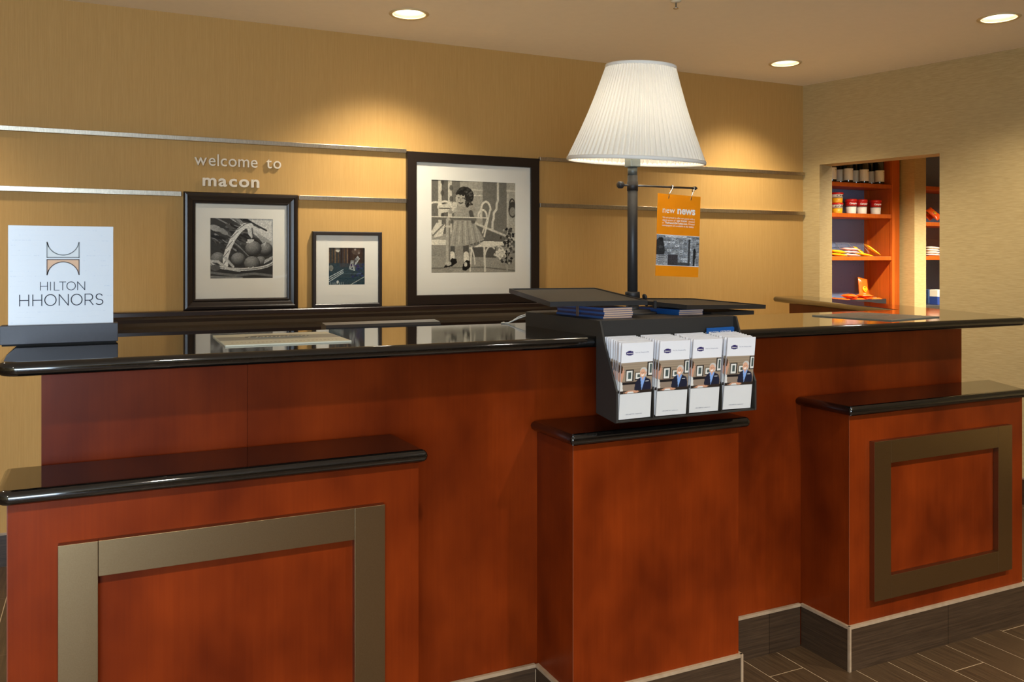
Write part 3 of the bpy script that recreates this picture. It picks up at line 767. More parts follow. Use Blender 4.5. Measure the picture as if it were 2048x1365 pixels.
def ribbon(pts, th, y0=PY, dy=.0008, closed=False, mb=None):
    """flat stroke in the XZ plane standing slightly proud of y0"""
    mb = mb or MB(); pts = [Vector(p) for p in pts]; n = len(pts)
    if closed: pts = pts + [pts[0], pts[1]]
    for a, b in zip(pts[:-1], pts[1:]):
        d = b - a
        if d.length < 1e-7: continue
        d.normalize(); nn = Vector((-d.y, d.x)) * th / 2; e = d * th * .35
        q = [a - e + nn, b + e + nn, b + e - nn, a - e - nn]
        mb.add([(p.x, y0 - dy, p.y) for p in q] + [(p.x, y0, p.y) for p in q], [(0, 1, 2, 3), (0, 4, 5, 1), (1, 5, 6, 2), (2, 6, 7, 3), (3, 7, 4, 0)])
    return mb
def arcp(cx, cy, rx, ry, a0, a1, n=20): return [(cx + rx * math.cos(R(a0 + (a1 - a0) * i / n)), cy + ry * math.sin(R(a0 + (a1 - a0) * i / n))) for i in range(n + 1)]
def letter_strokes(ch, x0, x1, y0, y1):
    w, h = x1 - x0, y1 - y0; cx, cy = (x0 + x1) / 2, (y0 + y1) / 2
    if ch == 'H': return [[(x0, y0), (x0, y1)], [(x1, y0), (x1, y1)], [(x0, cy), (x1, cy)]]
    if ch == 'I': return [[(cx, y0), (cx, y1)]]
    if ch == 'L': return [[(x0, y1), (x0, y0), (x1, y0)]]
    if ch == 'T': return [[(x0, y1), (x1, y1)], [(cx, y1), (cx, y0)]]
    if ch == 'O': return [arcp(cx, cy, w / 2, h / 2, 0, 360, 30)]
    if ch == 'N': return [[(x0, y0), (x0, y1), (x1, y0), (x1, y1)]]
    if ch == 'R': return [[(x0, y0), (x0, y1), (x0 + w * .6, y1)] + arcp(x0 + w * .6, y1 - h * .29, w * .34, h * .29, 90, -90, 10) + [(x0, y1 - h * .58)], [(x0 + w * .55, y1 - h * .58), (x1, y0)]]
    if ch == 'S': return [arcp(cx, y0 + h * .745, w * .42, h * .255, 25, 270, 14) + arcp(cx, y0 + h * .245, w * .47, h * .245, 90, -150, 14)]
def stroke_text(letters, ztop, zbase, th, dy):
    mb = MB()
    for ch, a, b in letters:
        (xa, zb), (xb, zt) = sp_(a, zbase), sp_(b, ztop)
        for s in letter_strokes(ch, xa, xb, zb, zt): ribbon(s, th, mb=mb, dy=dy)
    return mb
obj('sign_lettering', stroke_text([('H', 412, 484), ('I', 510, 522), ('L', 555, 608), ('T', 610, 676), ('O', 687, 777), ('N', 800, 877)], 648, 730, .0016, .0012), M_ink, t, True)
obj('sign_lettering', stroke_text([('H', 200, 292), ('H', 334, 426), ('O', 457, 574), ('N', 607, 702), ('O', 733, 848), ('R', 880, 966), ('S', 992, 1074)], 774, 883, .0021, .0012), M_ink, t, True)
# emblem: two mirrored arches
def arch(za, zb, zarc, m_fill, m_edge):
    xl, xr = 480, 816
    mid = (zb + zarc) / 2
    # za = straight side, zb = tip side, zarc = crown of the curve
    N_ = 20; curve = []
    for i in range(N_ + 1):
        u = -1 + 2 * i / N_; curve.append((648 + u * 168, zarc + (zb - zarc) * (1 - math.sqrt(max(0, 1 - (u * .985) ** 2))) / (1 - math.sqrt(1 - .985 ** 2))))
    top_ = [(480 + 336 * i / N_, za) for i in range(N_ + 1)]
    mb = MB(); vs_ = [sp_(*p) for p in curve] + [sp_(*p) for p in top_]
    mb.add([(x, PY - .0005, z) for x, z in vs_], [(i, i + 1, N_ + 2 + i, N_ + 1 + i) for i in range(N_)])
    obj('emblem_fill', mb, m_fill, t, True)
    obj('emblem_outline', ribbon([sp_(*p) for p in curve] + [sp_(816, za), sp_(480, za)], .0022, dy=.0012, closed=True), m_edge, t, True)
arch(402, 250, 378, mat('emblem_white', (236, 240, 240), .4), mat('emblem_grey', (128, 134, 136), .4))
arch(424, 576, 447, mat('emblem_tan', (238, 190, 148), .4), mat('emblem_brown', (98, 70, 56), .4))
mk = MB(); rs = random.Random(11)
for row in range(19):
    zy = 130 + row * 51
    x = 100 + rs.uniform(0, 120)
    while x < 1150:
        L_ = rs.choice([10, 18, 26, 60, 110]); g = 14 if L_ < 50 else 30
        if x + L_ < 1170 and not (185 < x < 1090 and 600 < zy < 900) and not (450 < x < 850 and 230 < zy < 600):
            a = sp_(x, zy); b = sp_(x + L_, zy); ribbon([a, b], .0016 if L_ < 50 else .0004, dy=.0003, mb=mk)
        x += L_ + g + (rs.random() < .2) * 160
obj('faint_marks', mk, M_signmark, t, True)['kind'] = 'stuff'

# --- desk mats
def desk_mat(label, cx, cy, w, l, rot, cream, thick):
    t = thing('counter_mat', label, 'mat', (cx, cy, ZU1), rot)
    obj('board', MB().box((-w / 2, -l / 2, 0), (w / 2, l / 2, thick), .0006), cream, t)
    return t
M_cream = mat('mat_cream', (226, 226, 206), .5); M_matgrey = mat('mat_grey', (160, 162, 152), .5)
t = desk_mat('cream counter mat with an oval emblem, near the loyalty sign', .448, 2.418, .322, .318, R(-1), M_cream, .004)
obj('band', MB().box((-.161, -.035, .004), (.161, .075, .0043)), M_matgrey, t)
ov = MB(); ov.lathe([(.088, .0043), (.088, .0050), (0, .0050)], seg=36); ov.v = [(p[0] * 1.0, p[1] * .5 + .045, p[2]) for p in ov.v]
obj('emblem', ov, mat('emblem_mid', (128, 130, 122), .5), t)
ov = fit_text('Hampton', -.082, .082, .026, bold=.012, shear=.25); obj('emblem_lettering', ov.xf(Matrix.Translation((0, 0, .0054))), M_cream, t)
dm = MB()
for i in range(26): dm.box((-.14 + i * .0108, -.112, .004), (-.14 + i * .0108 + rs.uniform(.003, .008), -.102, .0042))
obj('small_print', dm, mat('mat_brownish', (186, 176, 150), .6), t)
a = [on_z(*p, ZU1) for p in ((1648, 631.3), (1761, 626.3), (1854.5, 637), (1739.7, 643))]; cc = sum(a, Vector()) / 4
t = desk_mat('grey counter mat lying on the high counter near its angled return', cc.x, cc.y, .33, .33, R(10), mat('mat_dark', (134, 132, 118), .35), .004)
ov = MB(); ov.lathe([(.075, .004), (.075, .0046), (.07, .0046), (.07, .004)], seg=36, closed=True); ov.v = [(p[0], p[1] * .6, p[2]) for p in ov.v]; obj('emblem', ov, mat('mat_mark', (156, 156, 144), .35), t)
ov = fit_text('Hampton', -.06, .06, -.012, bold=.01, shear=.25); obj('emblem_lettering', ov.xf(Matrix.Translation((0, 0, .0043))), MATS['mat_mark'], t)

# --- staff side: work desk and monitor seen over the counter
t = thing('work_desk', 'staff work desk behind the reception counter', 'desk', (1.5, 2.86, 0))
obj('desktop', MB().box((.0, YP + .24, .71), (3.0, 3.16, .74), .002), mat('bounce_laminate', (196, 176, 146), .5), t, True)  # unseen desktop, made pale to throw light up at the ceiling
for x in (.02, 1.48, 2.94): obj('support_panel', MB().box((x, YP + .26, 0), (x + .03, 3.1, .71)), M_cherry, t, True)
t = thing('computer_monitor', 'grey computer monitor, its top edge showing behind the counter', 'monitor', (.87, 2.83, .74))
M_mon = mat('monitor_grey', (54, 52, 52), .45)
mp = [(2.80, .83), (2.80, 1.138), (2.808, 1.147), (2.862, 1.152), (2.87, 1.14), (2.885, 1.05), (2.885, .92), (2.86, .83)]
obj('casing', MB().prism([(p[0], p[1]) for p in mp], 'x', .668, 1.068), M_mon, t, True)
obj('screen', MB().box((.685, 2.886, .86), (1.05, 2.888, 1.03)), mat('screen_dark', (12, 13, 16), .15), t, True)
obj('stand_neck', MB().box((.83, 2.815, .755), (.91, 2.86, .84)), M_mon, t, True)
obj('stand_foot', MB().box((.75, 2.75, .74), (.99, 2.93, .755), .003), M_mon, t, True)

# ================================================================== BROCHURE RACK + LAMP
BXL, BXR, BYF, BYB, BZ = 1.283, 1.778, 2.094, 2.62, 1.188
t = thing('brochure_rack', 'black counter rack, a low plinth with four hanging brochure pockets', 'rack', ((BXL + BXR) / 2, (BYF + BYB) / 2, ZU1))
obj('plinth', MB().prism([(BXL, BYF + .011), (BXR, BYF + .011), (BXR, BYB), (BXL + .05, BYB), (BXL, BYB - .05)], 'z', ZU1, BZ), M_blackbox, t, True)
side = [(BYF + .010, BZ), (BYF + .010, .925), (2.004, .912), (1.998, .914), (1.998, 1.000), (2.062, 1.128), (2.085, BZ)]
for x in (1.275, 1.762): obj('side_panel', MB().prism(side[::-1], 'x', x, x + .006), M_blackbox, t, True)
obj('back_panel', MB().box((1.2815, BYF, .928), (1.7615, BYF + .010, BZ)), M_blackbox, t, True)
obj('bottom_panel', MB().add([(1.2815, 2.0, .913), (1.7615, 2.0, .913), (1.7615, BYF - .0005, .923), (1.2815, BYF - .0005, .923), (1.2815, 2.0, .917), (1.7615, 2.0, .917), (1.7615, BYF - .0005, .927), (1.2815, BYF - .0005, .927)], [(0, 3, 2, 1), (4, 5, 6, 7), (0, 1, 5, 4), (1, 2, 6, 5), (2, 3, 7, 6), (3, 0, 4, 7)]), M_blackbox, t, True)
PK = (1.7615 - 1.2815) / 4
for i in range(1, 4):
    x = 1.2815 + PK * i
    obj('divider', MB().prism([(BYF - .001, 1.06), (BYF - .001, .93), (2.003, .919), (2.003, .998)][::-1], 'x', x - .002, x + .002), M_blackbox, t, True)
obj('front_lip', MB().box((1.2815, 1.997, .913), (1.7615, 2.0, 1.0), .0006), M_acrylic, t, True)

# brochures
BW, BH = .104, .214
c = Cv(76, 150, (.92, .92, .935))
py = lambda v: v
TP = (.60, .53, .45)
c.rect(0, .335, 1, .74, TP)
for i in range(9): c.rect(0, .60 + i * .016, 1, .604 + i * .016, (.52, .45, .37) if i % 2 else (.66, .59, .5))
c.rect(0, .335, 1, .50, (.55, .48, .42)); c.rect(.05, .455, .9, .485, (.13, .11, .11))
def pf(x0, y0, x1, y1): c.rect(x0, y0, x1, y1, (.10, .09, .09)); c.rect(x0 + .03, y0 + .012, x1 - .03, y1 - .012, (.88, .87, .84)); c.rect(x0 + .08, y0 + .035, x1 - .08, y1 - .03, (.28, .33, .32))
pf(.15, .49, .40, .645); pf(.45, .505, .72, .61); pf(.84, .55, 1.06, .735)
c.poly([(0, .335), (0, .71), (.06, .69), (.11, .63), (.09, .57), (.05, .5), (.04, .335)], (.78, .58, .48)); c.poly([(0, .60), (0, .72), (.06, .69), (.05, .62)], (.3, .22, .16)); c.poly([(0, .335), (0, .5), (.06, .48), (.09, .36)], (.85, .84, .82))
c.poly([(.44, .335), (.46, .46), (.53, .51), (.64, .545), (.80, .535), (.93, .505), (.98, .44), (.98, .335)], (.12, .13, .2))
c.poly([(.62, .545), (.79, .54), (.72, .43), (.68, .37)], (.52, .66, .88)); c.poly([(.66, .545), (.74, .545), (.70, .49)], (.82, .62, .52))
c.ell(.72, .605, .12, .065, (.78, .77, .75)); c.ell(.695, .59, .095, .058, (.86, .66, .54)); c.ell(.665, .60, .012, .006, (.25, .18, .15)); c.ell(.73, .60, .012, .006, (.25, .18, .15)); c.line([(.66, .568), (.69, .562), (.73, .57)], .010, (.95, .92, .9)); c.line([(.69, .595), (.68, .582)], .006, (.72, .5, .4)); c.ell(.80, .595, .015, .018, (.8, .58, .48))
c.rect(.80, .478, .90, .488, (.9, .9, .9))
c.rect(0, .335, 1, .372, (.20, .16, .14)); c.poly([(.08, .345), (.25, .372), (.45, .372), (.62, .358), (.55, .342), (.3, .338)], (.84, .62, .5)); c.poly([(.2, .336), (.28, .362), (.4, .356), (.44, .34)], (.94, .93, .92))
c.rect(0, 0, 1, .335, (.92, .92, .935))
hx, hy, hw, hh_ = .255, .865, .115, .033
c.poly([(hx - hw, hy - hh_ * .55), (hx, hy - hh_), (hx + hw, hy - hh_ * .55), (hx + hw, hy + hh_ * .55), (hx, hy + hh_), (hx - hw, hy + hh_ * .55)], (.16, .12, .38))
brochure_print = c.mesh('print', -BW / 2, BW / 2, 0, BH)
sheet_me = MB().box((-BW / 2, .0001, 0), (BW / 2, .0034, BH)).mesh('sheet', M_paperedge)
lw = fit_text('Hampton', -BW / 2 + (hx - hw * .82) * BW, -BW / 2 + (hx + hw * .82) * BW, (hy - .008) * BH, bold=.012, shear=.3, res=2).xf(FACE).xf(Matrix.Translation((0, -.0003, 0))).mesh('emblem_lettering', M_whiteink)
tg = fit_text('Feel the Hamptonality', -BW / 2 + .43 * BW, -BW / 2 + .86 * BW, .862 * BH, res=2)
contact = fit_text('1-800-HAMPTON   hampton.com', -BW / 2 + .2 * BW, -BW / 2 + .72 * BW, .055 * BH, res=2, bold=.01).xf(FACE).xf(Matrix.Translation((0, -.0003, 0))).mesh('contact_line', mat('tag_ink', (128, 130, 150), .6))
tagline = tg.xf(FACE).xf(Matrix.Translation((0, -.0003, 0))).mesh('tagline', mat('tag_ink', (128, 130, 150), .6))
for i in range(4):
    n = 9
    for k in range(n):
        front = k == n - 1
        x = 1.2815 + PK * (i + .5) + rs.uniform(-.003, .003)
        fr = k / (n - 1)
        yb = 2.081 - fr * .074; lean = R(.4 + 5.0 * fr)
        o = thing('brochure', 'white folded brochure with a hotel photo, upright in the black rack' if not front else 'frontmost white brochure in its rack pocket, showing a man in a dark suit', 'brochure', (x, yb, .9205 + .009 * (1 - fr)), 0, 'white brochures in the rack pockets')
        o.rotation_euler = (lean, R(rs.uniform(-.8, .8) if not front else (-.6, .4, .3, .9)[i]), 0)
        obj('sheet', sheet_me, None, o); obj('print', brochure_print, None, o)
        obj('emblem_lettering', lw, None, o); obj('tagline', tagline, None, o); obj('contact_line', contact, None, o)
# blue town leaflets tucked behind the end pocket
bl = thing('blue_leaflet', 'blue town leaflet with white title, behind the white brochures', 'brochure', (0, 0, 0), group='blue town leaflets in the rack')
lf = MB().box((-.050, 0, 0), (.050, .0028, .221)).mesh('cover', M_blue)
lt = fit_text('MACON, GEORGIA', -.042, .042, .2035, bold=.008).xf(FACE).xf(Matrix.Translation((0, -.0003, 0))).mesh('title', M_whiteink)
obj('cover', lf, None, bl); obj('title', lt, None, bl)
for k in range(4):
    o = bl if k == 0 else copy_tree(bl)
    o.location = (1.708 - k * .0028, 2.0895 - .0031 * (k + 1) + .0028, .934 + k * .0006); o.rotation_euler = (R(.2 + .2 * k), R(.6 - .5 * k), 0)

# booklets stacked on the plinth
def booklet(name, label, group, m, x0, y0, w, l, h, z, rot):
    o = thing(name, label, 'booklet', (x0, y0, z), rot, group)
    obj('cover', MB().box((0, 0, 0), (w, l, .0006)).box((0, 0, h - .0006), (w, l, h)).box((0, 0, .0006), (.0008, l, h - .0006)), m, o)
    obj('pages', MB().box((.0008, .001, .0006), (w - .001, l - .001, h - .0006)), M_pages, o)
z = BZ
for k, m in enumerate([M_blue, M_darkblue, M_blue, M_darkblue, M_blue]):
    booklet('booklet', 'blue-spined booklet in the stack under the wide lamp tray', 'booklets under the wide tray', m, 1.338 + rs.uniform(-.002, .002), 2.165 + rs.uniform(-.002, .002), .105, .27, .0062, z, R(2)); z += .0063
band = thing('rubber_band', 'tan rubber band around the stack of blue-spined booklets', 'band', (1.335, 2.30, BZ))
obj('strap', MB().box((-.0050, 0, .0005), (-.0035, .006, .0315)).box((-.0050, .010, .0005), (-.0035, .014, .0315)), mat('rubber_band', (120, 92, 70), .7), band)
z = BZ
for k in range(3):
    booklet('booklet', 'bright blue booklet in the stack under the side lamp tray', 'booklets under the side tray', M_blue, 1.632 + rs.uniform(-.002, .002), 2.195, .095, .24, .0056, z, R(1)); z += .0057

# lamp
LX, LY = 1.555, 2.34
t = thing('table_lamp', 'tall black display lamp with a white pleated shade and swivel trays', 'lamp', (LX, LY, BZ))
obj('base_disc', MB().lathe([(0, 0), (.078, 0), (.078, .005), (.07, .007), (.058, .008), (.058, .012), (.02, .015), (0, .015)], seg=40), M_blackmetal, t)
obj('pole', MB().lathe([(0, .012), (.0165, .012), (.0165, .447), (0, .447)], seg=28), M_blackmetal, t)
obj('upper_pole', MB().lathe([(0, .4471), (.0155, .4471), (.0155, .474), (0, .474)], seg=24), mat('grey_metal', (86, 90, 88), .4, .4), t)
obj('collar', MB().lathe([(.017, .004), (.021, .004), (.021, .026), (.017, .026)], seg=28, closed=True), M_blackmetal, t)
obj('collar', MB().lathe([(.017, .046), (.024, .046), (.024, .068), (.022, .071), (.017, .071)], seg=28, closed=True), M_blackmetal, t)
obj('tray_knob', MB().lathe([(0, 0), (.009, 0), (.011, .003), (.009, .007), (0, .008)], seg=16).xf(Matrix.Translation((.036, -.012, .052)) @ Matrix.Rotation(R(70), 4, 'Y')), M_blackmetal, t)
obj('tray_knob', MB().box((-.004, -.004, -.016), (.004, .004, .010), .001).xf(Matrix.Translation((.018, -.10, .036))), M_blackmetal, t)
def tray(corner, ex, ey, w, l, th, world_loc):
    """shallow rimmed tray; corner: near-left top corner (world); ex, ey: unit vectors of its sides"""
    ex = Vector(ex).normalized(); ey = Vector(ey); ey = (ey - ex * ey.dot(ex)).normalized(); ez = ex.cross(ey)
    M = Matrix(((ex.x, ey.x, ez.x, corner[0] - LX), (ex.y, ey.y, ez.y, corner[1] - LY), (ex.z, ey.z, ez.z, corner[2] - BZ), (0, 0, 0, 1)))
    rim = MB(); b = .006
    rim.box((0, 0, -th), (w, b, 0)); rim.box((0, l - b, -th), (w, l, 0)); rim.box((0, b, -th), (b, l - b, 0)); rim.box((w - b, b, -th), (w, l - b, 0)); rim.box((b, b, -th), (w - b, l - b, -th + .002))
    r_ = obj('tray', rim.xf(M), M_blackmetal, t)
    obj('tray_liner', MB().box((b, b, -th + .002), (w - b, l - b, -.0035)).xf(M), M_traytop, r_)
D = Vector((1.176, 2.197, 1.240)); E_ = Vector((1.485, 2.153, 1.240)); A_ = Vector((1.170, 2.597, 1.266))
tray(D, E_ - D, A_ - D, .312, .40, .0145, None)
Fp = Vector((1.634, 2.158, 1.2225)); G_ = Vector((2.034, 2.250, 1.2097)); I_ = Vector((1.568, 2.46, 1.2335))
tray(Fp, G_ - Fp, I_ - Fp, .408, .31, .0135, None)
tray(Vector((1.79, 2.235, 1.1905)), (1, .12, 0), (-.12, 1, 0), .20, .27, .013, None)
obj('tray_arm', MB().tube([(-.012, 0, .056), (-.075, .01, .049)], .006, 10), M_blackmetal, t)
obj('tray_arm', MB().tube([(.012, .0, .05), (.07, .02, .026)], .006, 10), M_blackmetal, t)
HZ = 1.603 - BZ
obj('hook_collar', MB().lathe([(.016, HZ - .018), (.0178, HZ - .018), (.0178, HZ + .012), (.016, HZ + .012)], seg=28, closed=True), mat('collar_dark', (36, 30, 28), .5), t)
obj('hook_bar', MB().tube([(-.034, 0, HZ), (.246, 0, HZ)], .0034, 12), mat('bar_metal', (92, 88, 84), .3, .8), t)
obj('bar_tip', MB().tube([(.244, 0, HZ), (.252, 0, HZ), (.258, 0, HZ)], [.005, .0062, .003], 12), M_blackmetal, t)
obj('bar_knob', MB().tube([(-.056, 0, HZ), (-.052, 0, HZ), (-.040, 0, HZ), (-.036, 0, HZ)], [.008, .0115, .0115, .008], 14), M_blackmetal, t)
obj('socket', MB().box((-.019, -.019, .474), (.019, .019, .51), .003), mat('socket_metal', (150, 160, 160), .35, .6), t)
# pleated shade
SXC = .022
zb, zt, rb, rt_ = 1.684 - BZ, 1.985 - BZ, .2195, .1105
npl = 78; prof_n = 5; vs_ = []; fs = []
per = [(0, .0), (.30, .0048), (.62, .0054), (.84, .0010)]
ring = []
for p in range(npl):
    for ph, dr in per: ring.append((2 * math.pi * (p + ph) / npl, dr))
nr = len(ring); NV = 7
for i in range(NV):
    u = i / (NV - 1); r0 = rb + (rt_ - rb) * u - .006 * math.sin(math.pi * u)
    for a, dr in ring: vs_.append((SXC + (r0 + dr * (1.1 - .5 * u)) * math.cos(a), (r0 + dr * (1.1 - .5 * u)) * math.sin(a), zb + (zt - zb) * u))
for i in range(NV - 1):
    for k in range(nr):
        k2 = (k + 1) % nr; fs.append((i * nr + k, i * nr + k2, (i + 1) * nr + k2, (i + 1) * nr + k))
mshade = bpy.data.materials.new('pleated_fabric'); mshade.use_nodes = True; nt = mshade.node_tree
for n_ in list(nt.nodes): nt.nodes.remove(n_)
o_ = nt.nodes.new('ShaderNodeOutputMaterial'); df = nt.nodes.new('ShaderNodeBsdfDiffuse'); tr = nt.nodes.new('ShaderNodeBsdfTranslucent'); mx = nt.nodes.new('ShaderNodeMixShader')
df.inputs[0].default_value = (.86, .83, .75, 1); tr.inputs[0].default_value = (.90, .86, .76, 1); mx.inputs[0].default_value = .17
nt.links.new(df.outputs[0], mx.inputs[1]); nt.links.new(tr.outputs[0], mx.inputs[2]); nt.links.new(mx.outputs[0], o_.inputs[0])
SHC = Vector((SXC, 0, (zb + zt) / 2))
SHT = Matrix.Translation(SHC) @ Matrix.Rotation(R(2.6), 4, _fw) @ Matrix.Rotation(R(3.8), 4, _rt) @ Matrix.Translation(-SHC)   # the shade sits a little askew
sh = obj('shade', MB().add(vs_, fs, False).xf(SHT), mshade, t)
M_shtrim = mat('shade_trim', (250, 244, 232), .8)
def ringtrim(r_, z_, h_): return MB().lathe([(r_ - .002, z_ - h_ / 2), (r_ + .003, z_ - h_ / 2), (r_ + .0045, z_), (r_ + .003, z_ + h_ / 2), (r_ - .002, z_ + h_ / 2)], c=(SXC, 0, 0), seg=72, closed=True).xf(SHT)
obj('shade_trim', ringtrim(rb + .002, zb, .012), M_shtrim, sh); obj('shade_trim', ringtrim(rt_ + .001, zt, .011), M_shtrim, sh)
obj('bulb', MB().lathe([(0, .54), (.014, .54), (.016, .56), (.03, .60), (.032, .63), (.02, .655), (0, .662)], c=(.01, 0, 0), seg=24), mat('bulb_glow', (255, 250, 240), .5, emit=(1., .9, .74), emit_s=14.), t)
obj('bulb_holder', MB().lathe([(0, .51), (.015, .51), (.015, .54), (0, .54)], seg=20), M_steel_edge, t)
sp_ring = MB().tube([(0, 0, .53), (-.06, .0, .56), (-.085, 0, .66), (-.02, 0, .765), (SXC, 0, zt - .01)], .002, 8); sp_ring.tube([(SXC - rt_ + .003, 0, zt - .004), (SXC + rt_ - .003, 0, zt - .004)], .0015, 8)
obj('harp', sp_ring, M_steel_edge, t)
pl = bpy.data.lights.new('lamp_light', 'POINT'); pl.energy = LIGHT_LAMP; pl.color = (1., .88, .70); pl.shadow_soft_size = .045
po = bpy.data.objects.new('lamp_light', pl); col.objects.link(po); po.parent = t; po.location = (.01, 0, .605)

# hanging orange card
cTL, cTR, cBR, cBL = [on_y(*p, LY) for p in ((1317, 389), (1403, 393), (1396, 556), (1311, 551))]
CWd, CH = ((cTR - cTL).length + (cBR - cBL).length) / 2, .272
t = thing('hanging_card', 'orange card with a newsstand photo, hanging from the lamp bar', 'card', tuple((cTL + cTR) / 2 - Vector((0, 0, CH))))
t.rotation_euler = (0, R(2.2), 0); t.location = tuple((cBL + cBR) / 2)
obj('card', MB().box((-CWd / 2, 0, 0), (CWd / 2, .0012, CH)), M_orange, t)
c = Cv(110, 72, (.55, .57, .6))
for i in range(9):
    for j in range(11):
        x0, y0 = .16 + i * .095 + rr.uniform(-.01, .01), j * .09 + rr.uniform(-.01, .01); v = rr.uniform(.5, .88); c.rect(x0, y0, x0 + .085, y0 + .07, (v * .97, v * .99, v))
        for k in range(3): c.rect(x0 + .01, y0 + .012 + k * .02, x0 + rr.uniform(.03, .08), y0 + .02 + k * .02, rr.uniform(.2, .45))
c.poly([(0, .35), (0, .82), (.06, .92), (.14, .9), (.17, .75), (.2, .45), (.18, .35)], .2); c.ell(.11, .86, .05, .06, .14); c.ell(.1, .6, .05, .05, .3)
c.rect(.27, 0, .5, .36, (.27, .25, .26)); c.rect(.49, 0, .74, .1, .3); c.rect(.74, 0, .78, .9, .25); c.ell(.89, .4, .035, .2, .15); c.rect(.86, 0, .9, .5, .18)
for j in range(5): c.rect(.0, j * .07, .26, j * .07 + .05, rr.uniform(.6, .85)); c.rect(.04, j * .07 + .02, .2, j * .07 + .035, .3)
c.rect(.2, .93, .7, 1, .85); c.grain(.2); c.grain(.12, 2)
pz0, pz1 = .085 * CH / .272 * 1.0, .142
cz = lambda f_: CH * f_
pr = obj('photo', c.mesh('photo', -CWd / 2, CWd / 2, cz(.135), cz(.50)), None, t); pr.location = (0, -.0004, 0)
for a_, b_ in ((.128, .135), (.50, .506)): obj('white_line', MB().box((-CWd / 2, -.0004, cz(a_)), (CWd / 2, 0, cz(b_))), M_whiteink, t)
def ctext(body, x0, x1, zf, bold=0.): return fit_text(body, -CWd / 2 + x0 * CWd, -CWd / 2 + x1 * CWd, cz(zf), bold=bold).xf(FACE).xf(Matrix.Translation((0, -.0004, 0)))
obj('title', ctext('new', .12, .40, .77).merge(ctext('news', .46, .88, .768, .03)), M_whiteink, t)
tx = ctext('We are proud to offer our guests with a', .12, .87, .705, .006).merge(ctext('digital version of', .12, .42, .672, .006)).merge(ctext('USA TODAY', .45, .70, .672, .03)).merge(ctext(', located', .71, .87, .672, .006))
tx.merge(ctext('at', .12, .15, .640, .006)).merge(ctext('ThePoint.USAToday.com.', .175, .71, .640, .03)).merge(ctext('Printed', .73, .87, .640, .006)).merge(ctext('newspapers are available in the lobby.', .12, .86, .608, .006))
obj('small_text', tx, M_whiteink, t)
for f_, hx_ in ((.25, 1338), (.77, 1381)):
    top_p = on_y(hx_, 374, LY); x = (top_p.x - t.location[0]); zt_ = 1.603 - t.location[2]
    xl_ = -CWd / 2 + f_ * CWd
    pts = [(xl_, .002, CH - .018), (xl_ - .001, -.003, CH - .008), (xl_, -.004, CH + .004), (x, -.006, zt_ - .006), (x, -.0055, zt_ + .003), (x, 0, zt_ + .0062), (x, .0055, zt_ + .002), (x, .004, zt_ - .010)]
    obj('hook', MB().tube(pts, .0016, 8), M_chrome, t)

# cable behind the rack
cb = [(1.345, 2.632, 1.165), (1.325, 2.645, 1.170), (1.296, 2.655, 1.160), (1.262, 2.662, 1.1455), (1.245, 2.68, 1.1447), (1.262, 2.697, 1.146), (1.30, 2.73, 1.10), (1.33, 2.75, .98)]
o = obj('power_cable', MB().tube(cb, .0024, 8).tube([(p[0] + .006, p[1] + .004, p[2] + .0065 if i < 3 else p[2]) for i, p in enumerate(cb[:4])], .0018, 8), mat('cable_white', (206, 204, 196), .5))
tag(o, 'thin white power cable looping out behind the black rack', 'cable')
# ================================================================== PANTRY
YU, YBK = 5.20, 5.47
def px_(x, Y=YU): return on_y(x, 500, Y).x
def pz_(x, y, Y=YU): return on_y(x, y, Y).z
M_blue_paper = None
def make_dots():
    m, nt, b = new_mat('blue_dotted_panel')
    tc = nt.nodes.new('ShaderNodeTexCoord'); v = nt.nodes.new('ShaderNodeTexVoronoi'); v.inputs['Scale'].default_value = 28; v.inputs['Randomness'].default_value = .15
    cr = nt.nodes.new('ShaderNodeValToRGB'); cr.color_ramp.elements[0].position = .3; cr.color_ramp.elements[1].position = .42
    cr.color_ramp.elements[0].color = (*lin((56, 70, 112)), 1); cr.color_ramp.elements[1].color = (*lin((112, 126, 158)), 1)
    nt.links.new(tc.outputs['Object'], v.inputs['Vector']); nt.links.new(v.outputs['Distance'], cr.inputs['Fac']); nt.links.new(cr.outputs['Color'], b.inputs['Base Color'])
    b.inputs['Roughness'].default_value = .6
    return m
M_dots = make_dots()
M_pantrygrey = mat('pantry_counter', (62, 58, 54), .3)
UX0, UX1 = 4.98, px_(1784)          # inside of the first unit
SZ = [pz_(1725, 366.5), pz_(1725, 427.5), pz_(1725, 513)]
STH = .034
t = thing('shelf_unit', 'orange-brown wooden pantry shelf unit stocked with bottles, cups and candy', 'shelf', ((UX0 + UX1) / 2, 5.34, 0))
obj('back_panel', MB().box((UX0, YBK, .9), (UX1, YBK + .012, 2.5)), M_dots, t, True)
obj('back_stile', MB().box((UX0 + .34, YBK - .012, .93), (UX0 + .385, YBK - .0005, 2.5)), mat('grey_stile', (92, 88, 90), .5), t, True)
obj('side_panel', MB().box((UX0 - .025, YU + .001, 0), (UX0 - .0005, YBK + .012, 2.5)), M_shelfwood, t, True)
obj('side_panel', MB().box((UX1 + .0005, YU + .021, 0), (UX1 + .025, YBK + .012, 2.5)), M_shelfwood, t, True)
obj('front_stile', MB().box((UX1 - .004, YU - .006, 0), (px_(1798), YU + .020, 2.5), .003), M_shelfwood, t, True)
obj('inner_stile', MB().box((UX1 - .03, YBK - .035, .93), (UX1 - .002, YBK - .001, 2.5)), M_shelfwood, t, True)
for z in SZ: obj('shelf', MB().box((UX0, YU, z - STH), (UX1 - .0045, YBK - .036, z), .003), M_shelfwood, t, True)
obj('worktop', MB().box((UX0, YU - .02, .942), (UX1 - .0045, YBK - .036, .972), .003), M_pantrygrey, t, True)
